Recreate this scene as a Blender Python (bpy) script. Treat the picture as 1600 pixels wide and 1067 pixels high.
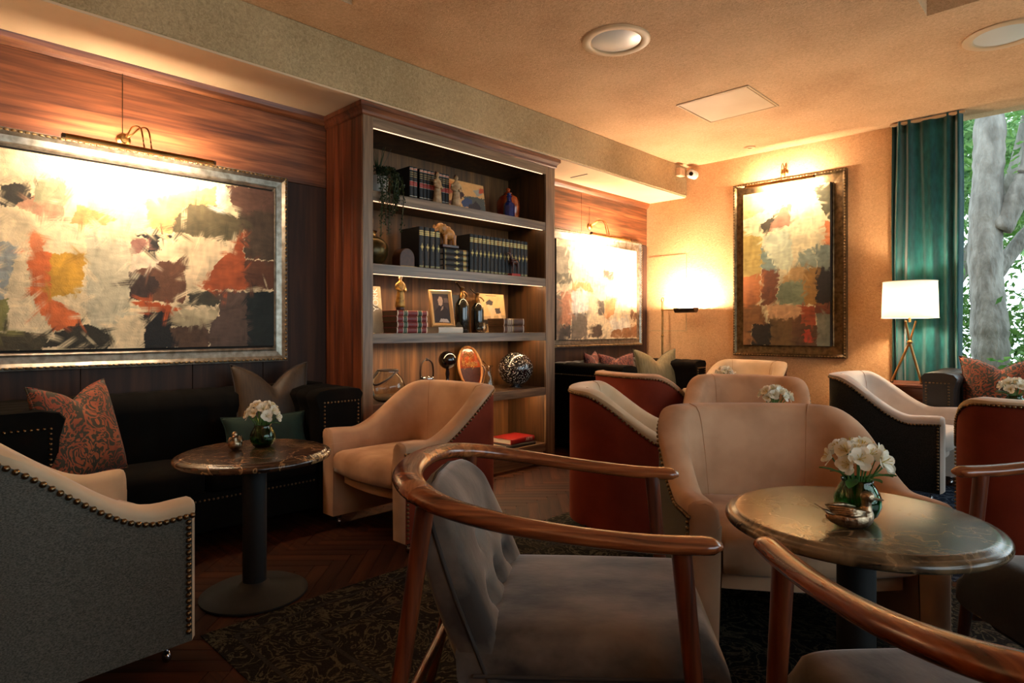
import bpy, bmesh, math, random
import numpy as np
from mathutils import Vector, Matrix

random.seed(11)
RNG = np.random.default_rng(5)
S = bpy.context.scene
C = S.collection
PI = math.pi
for o_ in list(bpy.data.objects):
    bpy.data.objects.remove(o_)


def lin(r, g, b):
    def f(c):
        c = c / 255.0
        return c / 12.92 if c <= .04045 else ((c + .055) / 1.055) ** 2.4
    return (f(r), f(g), f(b), 1.0)


# ------------------------------------------------------------------ camera, sky, exposure
cam = bpy.data.cameras.new('camera')
cam.sensor_width = 36.0
cam.lens = 968.0 / 1600.0 * 36.0
cam.shift_y = -19.5 / 1600.0
cam.clip_start = 0.05
cam_o = bpy.data.objects.new('camera', cam)
C.objects.link(cam_o)
cam_o.location = (0, 0, 1.125)
cam_o.rotation_euler = (PI / 2, 0, math.radians(44.2))
S.camera = cam_o

world = bpy.data.worlds.new('overcast_sky')
S.world = world
world.use_nodes = True
bg = world.node_tree.nodes['Background']
bg.inputs[0].default_value = (0.80, 0.93, 1.0, 1)
bg.inputs[1].default_value = 2.3

S.view_settings.view_transform = 'Standard'
S.view_settings.look = 'None'
S.view_settings.exposure = 0.76
S.view_settings.gamma = 1.0
S.view_settings.use_curve_mapping = False


def portal(name, loc, rot, sx, sy):
    l = bpy.data.lights.new(name, 'AREA')
    l.shape = 'RECTANGLE'
    l.size = sx
    l.size_y = sy
    l.cycles.is_portal = True
    o = bpy.data.objects.new(name, l)
    C.objects.link(o)
    o.location = loc
    o.rotation_euler = rot


BACK_Y, CEIL, SOFFIT, WALL_X, RIGHT_X, FRONT_Y = 6.23, 2.90, 2.57, -3.90, 2.8, -2.2
portal('sky_portal_back', (.55, 6.40, 1.45), (PI / 2, 0, PI), 3.9, 2.9)
portal('sky_portal_right', (2.95, 2.6, 1.5), (0, PI / 2, 0), 2.2, 5.2)

WARM = (1.0, .76, .53)
LED = (1.0, .64, .33)


# ------------------------------------------------------------------ materials
def nodes(name):
    m = bpy.data.materials.new(name)
    m.use_nodes = True
    t = m.node_tree
    return m, t, t.nodes['Principled BSDF'], (lambda k: t.nodes.new('ShaderNode' + k)), t.links.new


def coords(N, L, scale, rot=(0, 0, 0)):
    tc = N('TexCoord')
    mp = N('Mapping')
    mp.inputs['Scale'].default_value = scale
    mp.inputs['Rotation'].default_value = rot
    L(tc.outputs['Object'], mp.inputs['Vector'])
    return mp.outputs['Vector']


def ramp(N, L, src, stops):
    r = N('ValToRGB')
    e = r.color_ramp.elements
    e[0].position, e[0].color = stops[0]
    e[1].position, e[1].color = stops[-1]
    for p, c in stops[1:-1]:
        q = e.new(p)
        q.color = c
    L(src, r.inputs['Fac'])
    return r.outputs['Color']


def mk(name, c1, c2=None, scale=(1, 1, 1), nscale=6, detail=5, rough=.6, metal=0, bump=0, bscale=None,
       bdist=.004, sheen=0, coat=0, spec=.5, lo=.35, hi=.65, sheen_tint=None):
    m, t, b, N, L = nodes(name)
    b.inputs['Roughness'].default_value = rough
    b.inputs['Metallic'].default_value = metal
    b.inputs['Specular IOR Level'].default_value = spec
    if sheen:
        b.inputs['Sheen Weight'].default_value = sheen
        b.inputs['Sheen Roughness'].default_value = .4
        if sheen_tint:
            b.inputs['Sheen Tint'].default_value = lin(*sheen_tint)
    if coat:
        b.inputs['Coat Weight'].default_value = coat
        b.inputs['Coat Roughness'].default_value = .12
    v = coords(N, L, scale)
    if c2:
        n = N('TexNoise')
        n.inputs['Scale'].default_value = nscale
        n.inputs['Detail'].default_value = detail
        L(v, n.inputs['Vector'])
        L(ramp(N, L, n.outputs['Fac'], [(lo, lin(*c1)), (hi, lin(*c2))]), b.inputs['Base Color'])
    else:
        b.inputs['Base Color'].default_value = lin(*c1)
    if bump:
        n2 = N('TexNoise')
        n2.inputs['Scale'].default_value = bscale or nscale
        n2.inputs['Detail'].default_value = 3
        L(v, n2.inputs['Vector'])
        bp = N('Bump')
        bp.inputs['Strength'].default_value = bump
        bp.inputs['Distance'].default_value = bdist
        L(n2.outputs['Fac'], bp.inputs['Height'])
        L(bp.outputs['Normal'], b.inputs['Normal'])
    return m


def wood(name, dark, mid, light, axis='z', scale=1.0, rough=.38, coat=.15, spec=.5):
    m, t, b, N, L = nodes(name)
    s = [26 * scale] * 3
    s['xyz'.index(axis)] = 1.3 * scale
    v = coords(N, L, tuple(s))
    n = N('TexNoise')
    n.inputs['Scale'].default_value = 1.0
    n.inputs['Detail'].default_value = 6
    n.inputs['Distortion'].default_value = .8
    L(v, n.inputs['Vector'])
    s2 = [5 * scale] * 3
    s2['xyz'.index(axis)] = .45 * scale
    v2 = coords(N, L, tuple(s2))
    n2 = N('TexNoise')
    n2.inputs['Scale'].default_value = 1.0
    n2.inputs['Detail'].default_value = 3
    n2.inputs['Distortion'].default_value = 1.5
    L(v2, n2.inputs['Vector'])
    mx = N('Math')
    mx.operation = 'ADD'
    L(n.outputs['Fac'], mx.inputs[0])
    L(n2.outputs['Fac'], mx.inputs[1])
    hf = N('Math')
    hf.operation = 'MULTIPLY'
    hf.inputs[1].default_value = .5
    L(mx.outputs[0], hf.inputs[0])
    L(ramp(N, L, hf.outputs[0], [(.36, lin(*dark)), (.5, lin(*mid)), (.66, lin(*light))]), b.inputs['Base Color'])
    b.inputs['Roughness'].default_value = rough
    b.inputs['Specular IOR Level'].default_value = spec
    b.inputs['Coat Weight'].default_value = coat
    b.inputs['Coat Roughness'].default_value = .15
    bp = N('Bump')
    bp.inputs['Strength'].default_value = .12
    bp.inputs['Distance'].default_value = .002
    L(n.outputs['Fac'], bp.inputs['Height'])
    L(bp.outputs['Normal'], b.inputs['Normal'])
    return m


def plaster(name, c1, c2, bump=.55):
    m, t, b, N, L = nodes(name)
    v = coords(N, L, (1, 1, 1))
    n = N('TexNoise')
    n.inputs['Scale'].default_value = 62
    n.inputs['Detail'].default_value = 4
    n.inputs['Distortion'].default_value = 1.2
    L(v, n.inputs['Vector'])
    n2 = N('TexNoise')
    n2.inputs['Scale'].default_value = 1.6
    L(v, n2.inputs['Vector'])
    a = N('Math')
    a.operation = 'MULTIPLY_ADD'
    a.inputs[1].default_value = .55
    L(n.outputs['Fac'], a.inputs[0])
    c = N('Math')
    c.operation = 'MULTIPLY'
    c.inputs[1].default_value = .45
    L(n2.outputs['Fac'], c.inputs[0])
    L(c.outputs[0], a.inputs[2])
    L(ramp(N, L, a.outputs[0], [(.35, lin(*c1)), (.65, lin(*c2))]), b.inputs['Base Color'])
    b.inputs['Roughness'].default_value = .8
    b.inputs['Specular IOR Level'].default_value = .25
    bp = N('Bump')
    bp.inputs['Strength'].default_value = bump
    bp.inputs['Distance'].default_value = .006
    L(n.outputs['Fac'], bp.inputs['Height'])
    L(bp.outputs['Normal'], b.inputs['Normal'])
    return m


def emit(name, col, strength):
    m, t, b, N, L = nodes(name)
    b.inputs['Base Color'].default_value = (.9, .85, .75, 1)
    b.inputs['Emission Color'].default_value = (*col, 1)
    b.inputs['Emission Strength'].default_value = strength
    return m


def glass(name, col, rough=.02, ior=1.45):
    m, t, b, N, L = nodes(name)
    b.inputs['Base Color'].default_value = lin(*col)
    b.inputs['Roughness'].default_value = rough
    b.inputs['Transmission Weight'].default_value = 1
    b.inputs['IOR'].default_value = ior
    return m


def vcol(name, rough=.55, bump=.4):
    """colour taken from the mesh's own painted colour attribute (flat artwork)"""
    m, t, b, N, L = nodes(name)
    a = N('Attribute')
    a.attribute_name = 'paint'
    L(a.outputs['Color'], b.inputs['Base Color'])
    b.inputs['Roughness'].default_value = rough
    v = coords(N, L, (1, 1, 1))
    n = N('TexNoise')
    n.inputs['Scale'].default_value = 40
    n.inputs['Detail'].default_value = 6
    n.inputs['Distortion'].default_value = 2
    L(v, n.inputs['Vector'])
    bp = N('Bump')
    bp.inputs['Strength'].default_value = bump
    bp.inputs['Distance'].default_value = .004
    L(n.outputs['Fac'], bp.inputs['Height'])
    L(bp.outputs['Normal'], b.inputs['Normal'])
    return m


def marble(name, dark, mid, vein, amount=.75):
    m, t, b, N, L = nodes(name)
    v = coords(N, L, (1, 1, 1))
    n = N('TexNoise')
    n.inputs['Scale'].default_value = 7
    n.inputs['Detail'].default_value = 8
    n.inputs['Distortion'].default_value = 1.2
    L(v, n.inputs['Vector'])
    base = ramp(N, L, n.outputs['Fac'], [(.35, lin(*dark)), (.62, lin(*mid))])
    vo = N('TexVoronoi')
    vo.feature = 'DISTANCE_TO_EDGE'
    vo.inputs['Scale'].default_value = 8
    mixv = N('Mix')
    mixv.data_type = 'VECTOR'
    mixv.inputs['Factor'].default_value = .22
    L(v, mixv.inputs['A'])
    L(n.outputs['Color'], mixv.inputs['B'])
    L(mixv.outputs['Result'], vo.inputs['Vector'])
    f = ramp(N, L, vo.outputs['Distance'], [(.0, (amount, amount, amount, 1)), (.045, (0, 0, 0, 1))])
    mx = N('Mix')
    mx.data_type = 'RGBA'
    L(f, mx.inputs['Factor'])
    L(base, mx.inputs['A'])
    mx.inputs['B'].default_value = lin(*vein)
    L(mx.outputs['Result'], b.inputs['Base Color'])
    b.inputs['Roughness'].default_value = .24
    b.inputs['Coat Weight'].default_value = .25
    b.inputs['Coat Roughness'].default_value = .16
    return m


def damask(name, ground, figure, figure2, scale=9.0):
    """woven scroll-and-leaf pattern"""
    m, t, b, N, L = nodes(name)
    v = coords(N, L, (1, 1, 1))
    n = N('TexNoise')
    n.inputs['Scale'].default_value = scale
    n.inputs['Detail'].default_value = 2.5
    n.inputs['Distortion'].default_value = 2.6
    L(v, n.inputs['Vector'])
    w = N('Math')
    w.operation = 'MULTIPLY'
    w.inputs[1].default_value = 32
    L(n.outputs['Fac'], w.inputs[0])
    s = N('Math')
    s.operation = 'SINE'
    L(w.outputs[0], s.inputs[0])
    f = ramp(N, L, s.outputs[0], [(.0, (0, 0, 0, 1)), (.12, (0, 0, 0, 1)), (.22, (1, 1, 1, 1))])
    n2 = N('TexNoise')
    n2.inputs['Scale'].default_value = scale * .9
    L(v, n2.inputs['Vector'])
    fig = ramp(N, L, n2.outputs['Fac'], [(.4, lin(*figure)), (.6, lin(*figure2))])
    mx = N('Mix')
    mx.data_type = 'RGBA'
    L(f, mx.inputs['Factor'])
    mx.inputs['A'].default_value = lin(*ground)
    L(fig, mx.inputs['B'])
    L(mx.outputs['Result'], b.inputs['Base Color'])
    b.inputs['Roughness'].default_value = .8
    b.inputs['Sheen Weight'].default_value = .05
    bp = N('Bump')
    bp.inputs['Strength'].default_value = .5
    bp.inputs['Distance'].default_value = .003
    L(f, bp.inputs['Height'])
    L(bp.outputs['Normal'], b.inputs['Normal'])
    return m


def rugmat(name, a, bcol, c, scale=6):
    m, t, b, N, L = nodes(name)
    v = coords(N, L, (1, 1, 1))
    n = N('TexNoise')
    n.inputs['Scale'].default_value = scale
    n.inputs['Detail'].default_value = 3
    n.inputs['Distortion'].default_value = 3
    L(v, n.inputs['Vector'])
    w = N('Math')
    w.operation = 'MULTIPLY'
    w.inputs[1].default_value = 30
    L(n.outputs['Fac'], w.inputs[0])
    s = N('Math')
    s.operation = 'SINE'
    L(w.outputs[0], s.inputs[0])
    col = ramp(N, L, s.outputs[0], [(0, lin(*a)), (.35, lin(*a)), (.5, lin(*bcol)), (.8, lin(*c))])
    n2 = N('TexNoise')
    n2.inputs['Scale'].default_value = 160
    n2.inputs['Detail'].default_value = 2
    L(v, n2.inputs['Vector'])
    mx = N('Mix')
    mx.data_type = 'RGBA'
    mx.blend_type = 'MULTIPLY'
    mx.inputs['Factor'].default_value = .8
    L(col, mx.inputs['A'])
    L(ramp(N, L, n2.outputs['Fac'], [(.3, (.35, .35, .35, 1)), (.7, (1.3, 1.3, 1.3, 1))]), mx.inputs['B'])
    L(mx.outputs['Result'], b.inputs['Base Color'])
    b.inputs['Roughness'].default_value = .95
    b.inputs['Specular IOR Level'].default_value = .1
    bp = N('Bump')
    bp.inputs['Strength'].default_value = .8
    bp.inputs['Distance'].default_value = .004
    L(n2.outputs['Fac'], bp.inputs['Height'])
    L(bp.outputs['Normal'], b.inputs['Normal'])
    return m


def shade_mat(name, col, strength):
    """lamp-shade fabric: diffuse and translucent, lit by the bulb inside"""
    m, t, b, N, L = nodes(name)
    out = t.nodes['Material Output']
    d = N('BsdfDiffuse')
    d.inputs['Color'].default_value = lin(*col)
    tr = N('BsdfTranslucent')
    tr.inputs['Color'].default_value = lin(*col)
    mx = N('MixShader')
    mx.inputs[0].default_value = strength
    L(d.outputs[0], mx.inputs[1])
    L(tr.outputs[0], mx.inputs[2])
    L(mx.outputs[0], out.inputs['Surface'])
    t.nodes.remove(b)
    return m


def pane_mat(name, tint, fres=1.5):
    m, t, b, N, L = nodes(name)
    out = t.nodes['Material Output']
    tr = N('BsdfTransparent')
    tr.inputs['Color'].default_value = tint
    g = N('BsdfGlossy')
    g.inputs['Roughness'].default_value = .01
    fr = N('Fresnel')
    fr.inputs['IOR'].default_value = fres
    mx = N('MixShader')
    L(fr.outputs[0], mx.inputs[0])
    L(tr.outputs[0], mx.inputs[1])
    L(g.outputs[0], mx.inputs[2])
    L(mx.outputs[0], out.inputs['Surface'])
    t.nodes.remove(b)
    return m


def leafmat(name, c1, c2, trans=.45):
    m, t, b, N, L = nodes(name)
    out = t.nodes['Material Output']
    v = coords(N, L, (1, 1, 1))
    n = N('TexNoise')
    n.inputs['Scale'].default_value = 9
    L(v, n.inputs['Vector'])
    col = ramp(N, L, n.outputs['Fac'], [(.35, lin(*c1)), (.65, lin(*c2))])
    tr = N('BsdfTranslucent')
    L(col, tr.inputs['Color'])
    L(col, b.inputs['Base Color'])
    b.inputs['Roughness'].default_value = .45
    mx = N('MixShader')
    mx.inputs[0].default_value = trans
    L(b.outputs[0], mx.inputs[1])
    L(tr.outputs[0], mx.inputs[2])
    L(mx.outputs[0], out.inputs['Surface'])
    return m


M = {}
M['ceil'] = plaster('ceiling_plaster', (194, 150, 108), (232, 190, 146), .9)
M['beam'] = plaster('beam_plaster', (158, 134, 94), (208, 182, 136), 1.0)
M['soffit'] = mk('soffit_paint', (222, 190, 150), (230, 200, 160), nscale=3, rough=.75, bump=.1, bscale=60)
M['wallback'] = plaster('wall_plaster', (198, 150, 102), (232, 186, 136), .9)
M['wallplain'] = mk('plain_wall_paint', (120, 96, 70), (132, 106, 78), nscale=4, rough=.8)
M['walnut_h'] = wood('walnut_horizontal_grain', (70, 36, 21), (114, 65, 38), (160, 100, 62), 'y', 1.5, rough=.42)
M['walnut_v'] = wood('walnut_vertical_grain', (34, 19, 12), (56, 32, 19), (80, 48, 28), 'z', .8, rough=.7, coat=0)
M['case_side'] = wood('bookcase_side_walnut', (58, 27, 15), (100, 50, 27), (140, 76, 44), 'z', .9)
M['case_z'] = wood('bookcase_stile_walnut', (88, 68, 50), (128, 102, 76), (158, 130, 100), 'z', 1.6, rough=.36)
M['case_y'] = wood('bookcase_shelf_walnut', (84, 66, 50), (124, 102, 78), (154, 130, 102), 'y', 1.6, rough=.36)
M['case_in'] = wood('bookcase_inner_walnut_shaded', (46, 30, 16), (74, 48, 24), (100, 66, 34), 'z', 1.1, rough=.5, coat=0)  # inner walnut darkened, shade inside the shelves put into the colour
M['case_back'] = wood('bookcase_back_board_lit', (76, 50, 24), (112, 74, 36), (146, 98, 50), 'z', 1.1, rough=.55, coat=0)  # lighter copy of the inner walnut, LED glow painted into the colour
M['floorwood'] = wood('parquet_oak', (30, 15, 8), (54, 28, 15), (80, 44, 24), 'x', 1.4, rough=.6, coat=0, spec=.12)
M['floorwood2'] = wood('parquet_oak_pale', (40, 20, 11), (68, 36, 19), (96, 54, 30), 'x', 1.4, rough=.6, coat=0, spec=.12)
M['floorbase'] = mk('parquet_joint', (20, 11, 7), rough=.8)
M['railwood'] = wood('polished_teak', (70, 32, 15), (124, 64, 32), (168, 98, 52), 'y', 2.2, rough=.22, coat=.5)
M['railend'] = wood('teak_splice', (110, 62, 32), (156, 96, 54), (190, 126, 78), 'x', 2.2, rough=.24, coat=.5)
M['legwood'] = wood('teak_leg', (52, 23, 12), (92, 44, 23), (124, 64, 34), 'z', 2.0, rough=.3, coat=.3)
M['sidewood'] = wood('side_table_cherry', (80, 38, 18), (120, 60, 30), (150, 84, 44), 'x', 1.5)
M['tan'] = mk('tan_velvet', (170, 130, 98), (196, 156, 122), nscale=5, detail=6, rough=.8, bump=.15, bscale=220, bdist=.001, sheen=.15, spec=.2)
M['tanseat'] = mk('tan_velvet_seat', (168, 128, 96), (198, 158, 124), nscale=7, detail=6, rough=.8, bump=.2, bscale=30, bdist=.004, sheen=.15, spec=.2)
M['cream'] = mk('cream_velvet', (196, 170, 136), (212, 188, 156), nscale=5, rough=.8, bump=.12, bscale=220, bdist=.001, sheen=.3, spec=.2)
M['pale'] = mk('pale_grey_velvet', (190, 174, 160), (208, 192, 178), nscale=5, rough=.75, bump=.12, bscale=220, bdist=.001, sheen=.4, spec=.2)
M['rust'] = mk('rust_velvet', (104, 38, 22), (126, 50, 30), nscale=4, rough=.85, bump=.15, bscale=220, bdist=.001, sheen=.15, spec=.2, sheen_tint=(220, 120, 80))
M['greyweave'] = mk('charcoal_weave', (66, 65, 59), (104, 101, 92), scale=(1, 1, 2.2), nscale=190, detail=3, rough=.9, bump=.5, bscale=240, bdist=.0015, spec=.15)
M['darkweave'] = mk('dark_weave', (30, 31, 30), (46, 46, 44), nscale=160, detail=3, rough=.9, bump=.4, bscale=240, bdist=.001, spec=.15)
M['greyvelvet'] = mk('grey_velvet', (50, 44, 40), (118, 106, 95), scale=(1.5, .8, 1), nscale=6, detail=7, rough=.8, bump=.25, bscale=60, bdist=.002, sheen=.55, spec=.2)
M['darkvelvet'] = mk('charcoal_velvet', (40, 42, 44), (62, 64, 66), nscale=6, detail=7, rough=.8, bump=.2, bscale=60, bdist=.002, sheen=.5, spec=.2)
M['sofa'] = mk('black_brown_velvet', (10, 8, 6), (16, 13, 9), nscale=6, rough=.9, bump=.15, bscale=120, bdist=.001, sheen=0, spec=.1)
M['sofaolive'] = mk('olive_brown_velvet', (44, 38, 24), (62, 54, 34), nscale=6, rough=.75, bump=.15, bscale=120, bdist=.001, sheen=.3, spec=.25)
M['sofaleather'] = mk('dark_brown_leather', (24, 17, 13), (36, 26, 20), nscale=9, rough=.42, bump=.25, bscale=180, bdist=.001)
M['nail'] = mk('antique_brass_nail', (150, 122, 88), (110, 88, 62), nscale=30, rough=.32, metal=1)
M['seam'] = mk('seam_thread', (172, 126, 92), rough=.9)
M['welt'] = mk('welt_thread', (52, 48, 45), rough=.9)
M['chrome'] = mk('chrome', (200, 200, 205), rough=.12, metal=1)
M['brass'] = mk('aged_brass', (176, 134, 78), (140, 100, 54), nscale=14, rough=.28, metal=1)
M['bronze'] = mk('dark_bronze', (70, 56, 42), (96, 78, 58), nscale=14, rough=.35, metal=1)
M['silver'] = mk('worn_silver', (178, 156, 128), (120, 100, 80), nscale=60, rough=.3, metal=1, bump=.7, bscale=160, bdist=.002)
M['frame'] = mk('champagne_leaf_frame', (166, 160, 146), (124, 116, 102), scale=(1, 1, 1), nscale=26, rough=.34, metal=.75, bump=.12, bscale=120)
M['framedark'] = mk('bronze_leaf_frame', (112, 92, 62), (76, 60, 38), nscale=26, rough=.36, metal=.75, bump=.12, bscale=120)
M['ornament'] = mk('gilt_ornament', (168, 140, 98), (104, 80, 50), nscale=60, rough=.4, metal=.8, bump=.5, bscale=200)
M['canvas'] = vcol('oil_paint', .75, .5)
M['print'] = vcol('printed_paper', .5, 0)
M['canvasedge'] = mk('canvas_edge', (40, 34, 28), rough=.9)
M['white'] = mk('white_plastic', (225, 222, 215), rough=.4)
M['paper'] = mk('paper', (222, 214, 198), rough=.85)
M['black'] = mk('black_metal', (18, 18, 19), rough=.5, metal=.3)
M['blackgloss'] = mk('black_gloss', (16, 12, 10), rough=.12, coat=.6)
M['curtain'] = mk('teal_curtain', (8, 66, 70), (16, 84, 86), scale=(1, 1, .3), nscale=40, rough=.75, bump=.2, bscale=150, bdist=.001, sheen=.5, spec=.2)
M['marble'] = marble('emperador_marble', (38, 22, 14), (78, 50, 32), (178, 138, 92))
M['marble2'] = marble('emperador_marble_grey', (34, 26, 18), (108, 88, 62), (160, 134, 98), .5)
M['tablebase'] = mk('cast_iron', (6, 6, 7), (9, 9, 10), nscale=40, rough=.7, metal=.0)
M['rug'] = rugmat('navy_floral_rug', (26, 26, 26), (56, 52, 42), (80, 75, 60), 7)
M['rugblue'] = rugmat('blue_rug', (22, 30, 48), (44, 56, 82), (84, 92, 104), 8)
M['damask'] = damask('orange_damask', (54, 48, 30), (160, 84, 44), (132, 58, 30), 9)
M['damaskpink'] = damask('wine_damask', (66, 28, 26), (150, 88, 64), (104, 44, 40), 8)
M['brownsilk'] = mk('brown_silk', (46, 32, 17), (62, 45, 26), scale=(6, 6, .6), nscale=14, rough=.6, sheen=0, bump=.2, bscale=40, bdist=.001)
M['olivesilk'] = mk('olive_silk', (104, 94, 62), (124, 114, 80), scale=(6, 6, .8), nscale=14, rough=.6, sheen=.1, bump=.2, bscale=40, bdist=.001)
M['greenvelvet'] = mk('green_velvet', (12, 32, 22), (20, 44, 32), nscale=12, rough=.9, sheen=0)
M['petal'] = leafmat('white_petal', (238, 230, 208), (250, 246, 232), .3)
M['stamen'] = mk('yellow_stamen', (196, 170, 70), rough=.7)
M['leaf'] = leafmat('green_leaf', (34, 92, 30), (58, 124, 44), .3)
M['stem'] = mk('green_stem', (64, 110, 46), rough=.6)
M['vaseglass'] = glass('green_glass', (48, 146, 78), .02)
M['clearglass'] = glass('clear_glass', (238, 240, 236), .0)
M['amberglass'] = glass('amber_glass', (226, 170, 96), .02)
M['strap'] = mk('brown_leather_strap', (38, 23, 15), (54, 33, 21), nscale=30, rough=.5)
M['pane'] = pane_mat('window_pane', (.93, .97, .97, 1), 1.45)
M['framegrey'] = mk('grey_window_frame', (120, 122, 118), rough=.5)
M['bark'] = mk('tree_bark', (104, 102, 97), (150, 148, 142), scale=(1, 1, .35), nscale=9, detail=8, rough=.9, bump=.9, bscale=22, bdist=.03)
M['foliage'] = leafmat('tree_leaves', (60, 110, 44), (120, 160, 84), .5)
M['foliage2'] = leafmat('far_tree_leaves', (90, 140, 84), (150, 184, 124), .5)
M['ground'] = mk('garden_soil', (92, 84, 66), (120, 112, 92), nscale=3, rough=1)
M['tube1'] = emit('picture_light_tube', WARM, 350)
M['tube2'] = emit('far_picture_light_tube', WARM, 420)
M['tube3'] = emit('back_picture_light_tube', WARM, 400)
M['led'] = emit('led_strip', (1, .58, .32), 1.15)
M['ledweak'] = emit('dim_recessed_led_strip', LED, 12)
M['ledback'] = emit('recessed_led_strip', LED, 60)
M['bulb'] = emit('warm_bulb', (1, .76, .52), 460)
M['shade'] = shade_mat('lampshade_linen', (250, 238, 214), .12)
M['diffuser'] = mk('opal_diffuser', (212, 210, 202), rough=.35, coat=.3)
M['trim'] = mk('downlight_trim', (206, 172, 130), rough=.5)
M['access'] = mk('access_panel_paint', (208, 178, 140), (216, 188, 150), nscale=3, rough=.6)
M['bookblack'] = mk('black_bookcloth', (20, 22, 24), (28, 30, 32), nscale=60, rough=.55)
M['bookred'] = mk('red_leather', (108, 26, 24), (128, 36, 32), nscale=40, rough=.45)
M['bookbrown'] = mk('brown_leather', (66, 36, 20), (84, 48, 28), nscale=40, rough=.45)
M['darkpages'] = mk('dark_brown_page_edge', (60, 40, 24), (78, 54, 32), scale=(1, 1, 8), nscale=20, rough=.6)  # dark brown page blocks for the flat leather stacks
M['gold'] = mk('gold_stamping', (214, 190, 120), rough=.35, metal=.6)
M['redlabel'] = mk('red_spine_label', (170, 44, 36), rough=.55)
M['ivorylabel'] = mk('ivory_spine_band', (222, 208, 184), rough=.55)
M['greenlabel'] = mk('green_spine_label', (30, 70, 46), rough=.5)
M['arte'] = mk('red_book_cover', (150, 26, 26), rough=.4)
M['ivory'] = mk('ivory_carving', (196, 168, 126), (160, 126, 86), nscale=40, rough=.5)
M['goldfig'] = mk('gilded_carving', (186, 140, 62), (130, 92, 40), nscale=40, rough=.4, metal=.4)
M['woodfig'] = wood('carved_wood', (130, 78, 34), (186, 124, 60), (216, 160, 92), 'z', 3.0, rough=.4)
M['darkfig'] = mk('dark_carving', (52, 24, 16), (76, 36, 24), nscale=40, rough=.3)
M['skin'] = mk('carved_ivory_skin', (232, 206, 168), rough=.5)
M['jar'] = mk('copper_red_glaze', (124, 44, 18), (168, 72, 28), nscale=14, rough=.15, coat=.6)
M['blueglass'] = mk('cobalt_glass', (20, 34, 84), (30, 48, 110), nscale=20, rough=.08, coat=.8)
M['bowl'] = mk('bronze_vase', (96, 74, 34), (56, 46, 24), nscale=18, rough=.3, metal=.7)
M['pot'] = mk('white_pot', (206, 202, 192), rough=.4)
M['trail'] = leafmat('trailing_leaves', (30, 46, 24), (56, 72, 38), .2)
M['siphon'] = mk('dark_green_siphon_glass', (22, 26, 20), rough=.1, coat=.8)
M['speck'] = mk('speckled_black_glass', (16, 15, 16), (236, 228, 216), nscale=95, detail=2, rough=.2, lo=.6, hi=.64, coat=.5)
M['photoframe'] = mk('champagne_photo_frame', (206, 172, 120), rough=.3, metal=.5)


# ------------------------------------------------------------------ mesh helpers
def crom(pts, n=8):
    """Catmull-Rom through pts"""
    P = [Vector(p) for p in pts]
    P = [P[0] * 2 - P[1]] + P + [P[-1] * 2 - P[-2]]
    out = []
    for i in range(1, len(P) - 2):
        for k in range(n):
            t = k / n
            a, b, c, d = P[i - 1], P[i], P[i + 1], P[i + 2]
            out.append(.5 * ((2 * b) + (c - a) * t + (2 * a - 5 * b + 4 * c - d) * t * t + (3 * b - a - 3 * c + d) * t ** 3))
    out.append(P[-2].copy())
    return out


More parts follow.
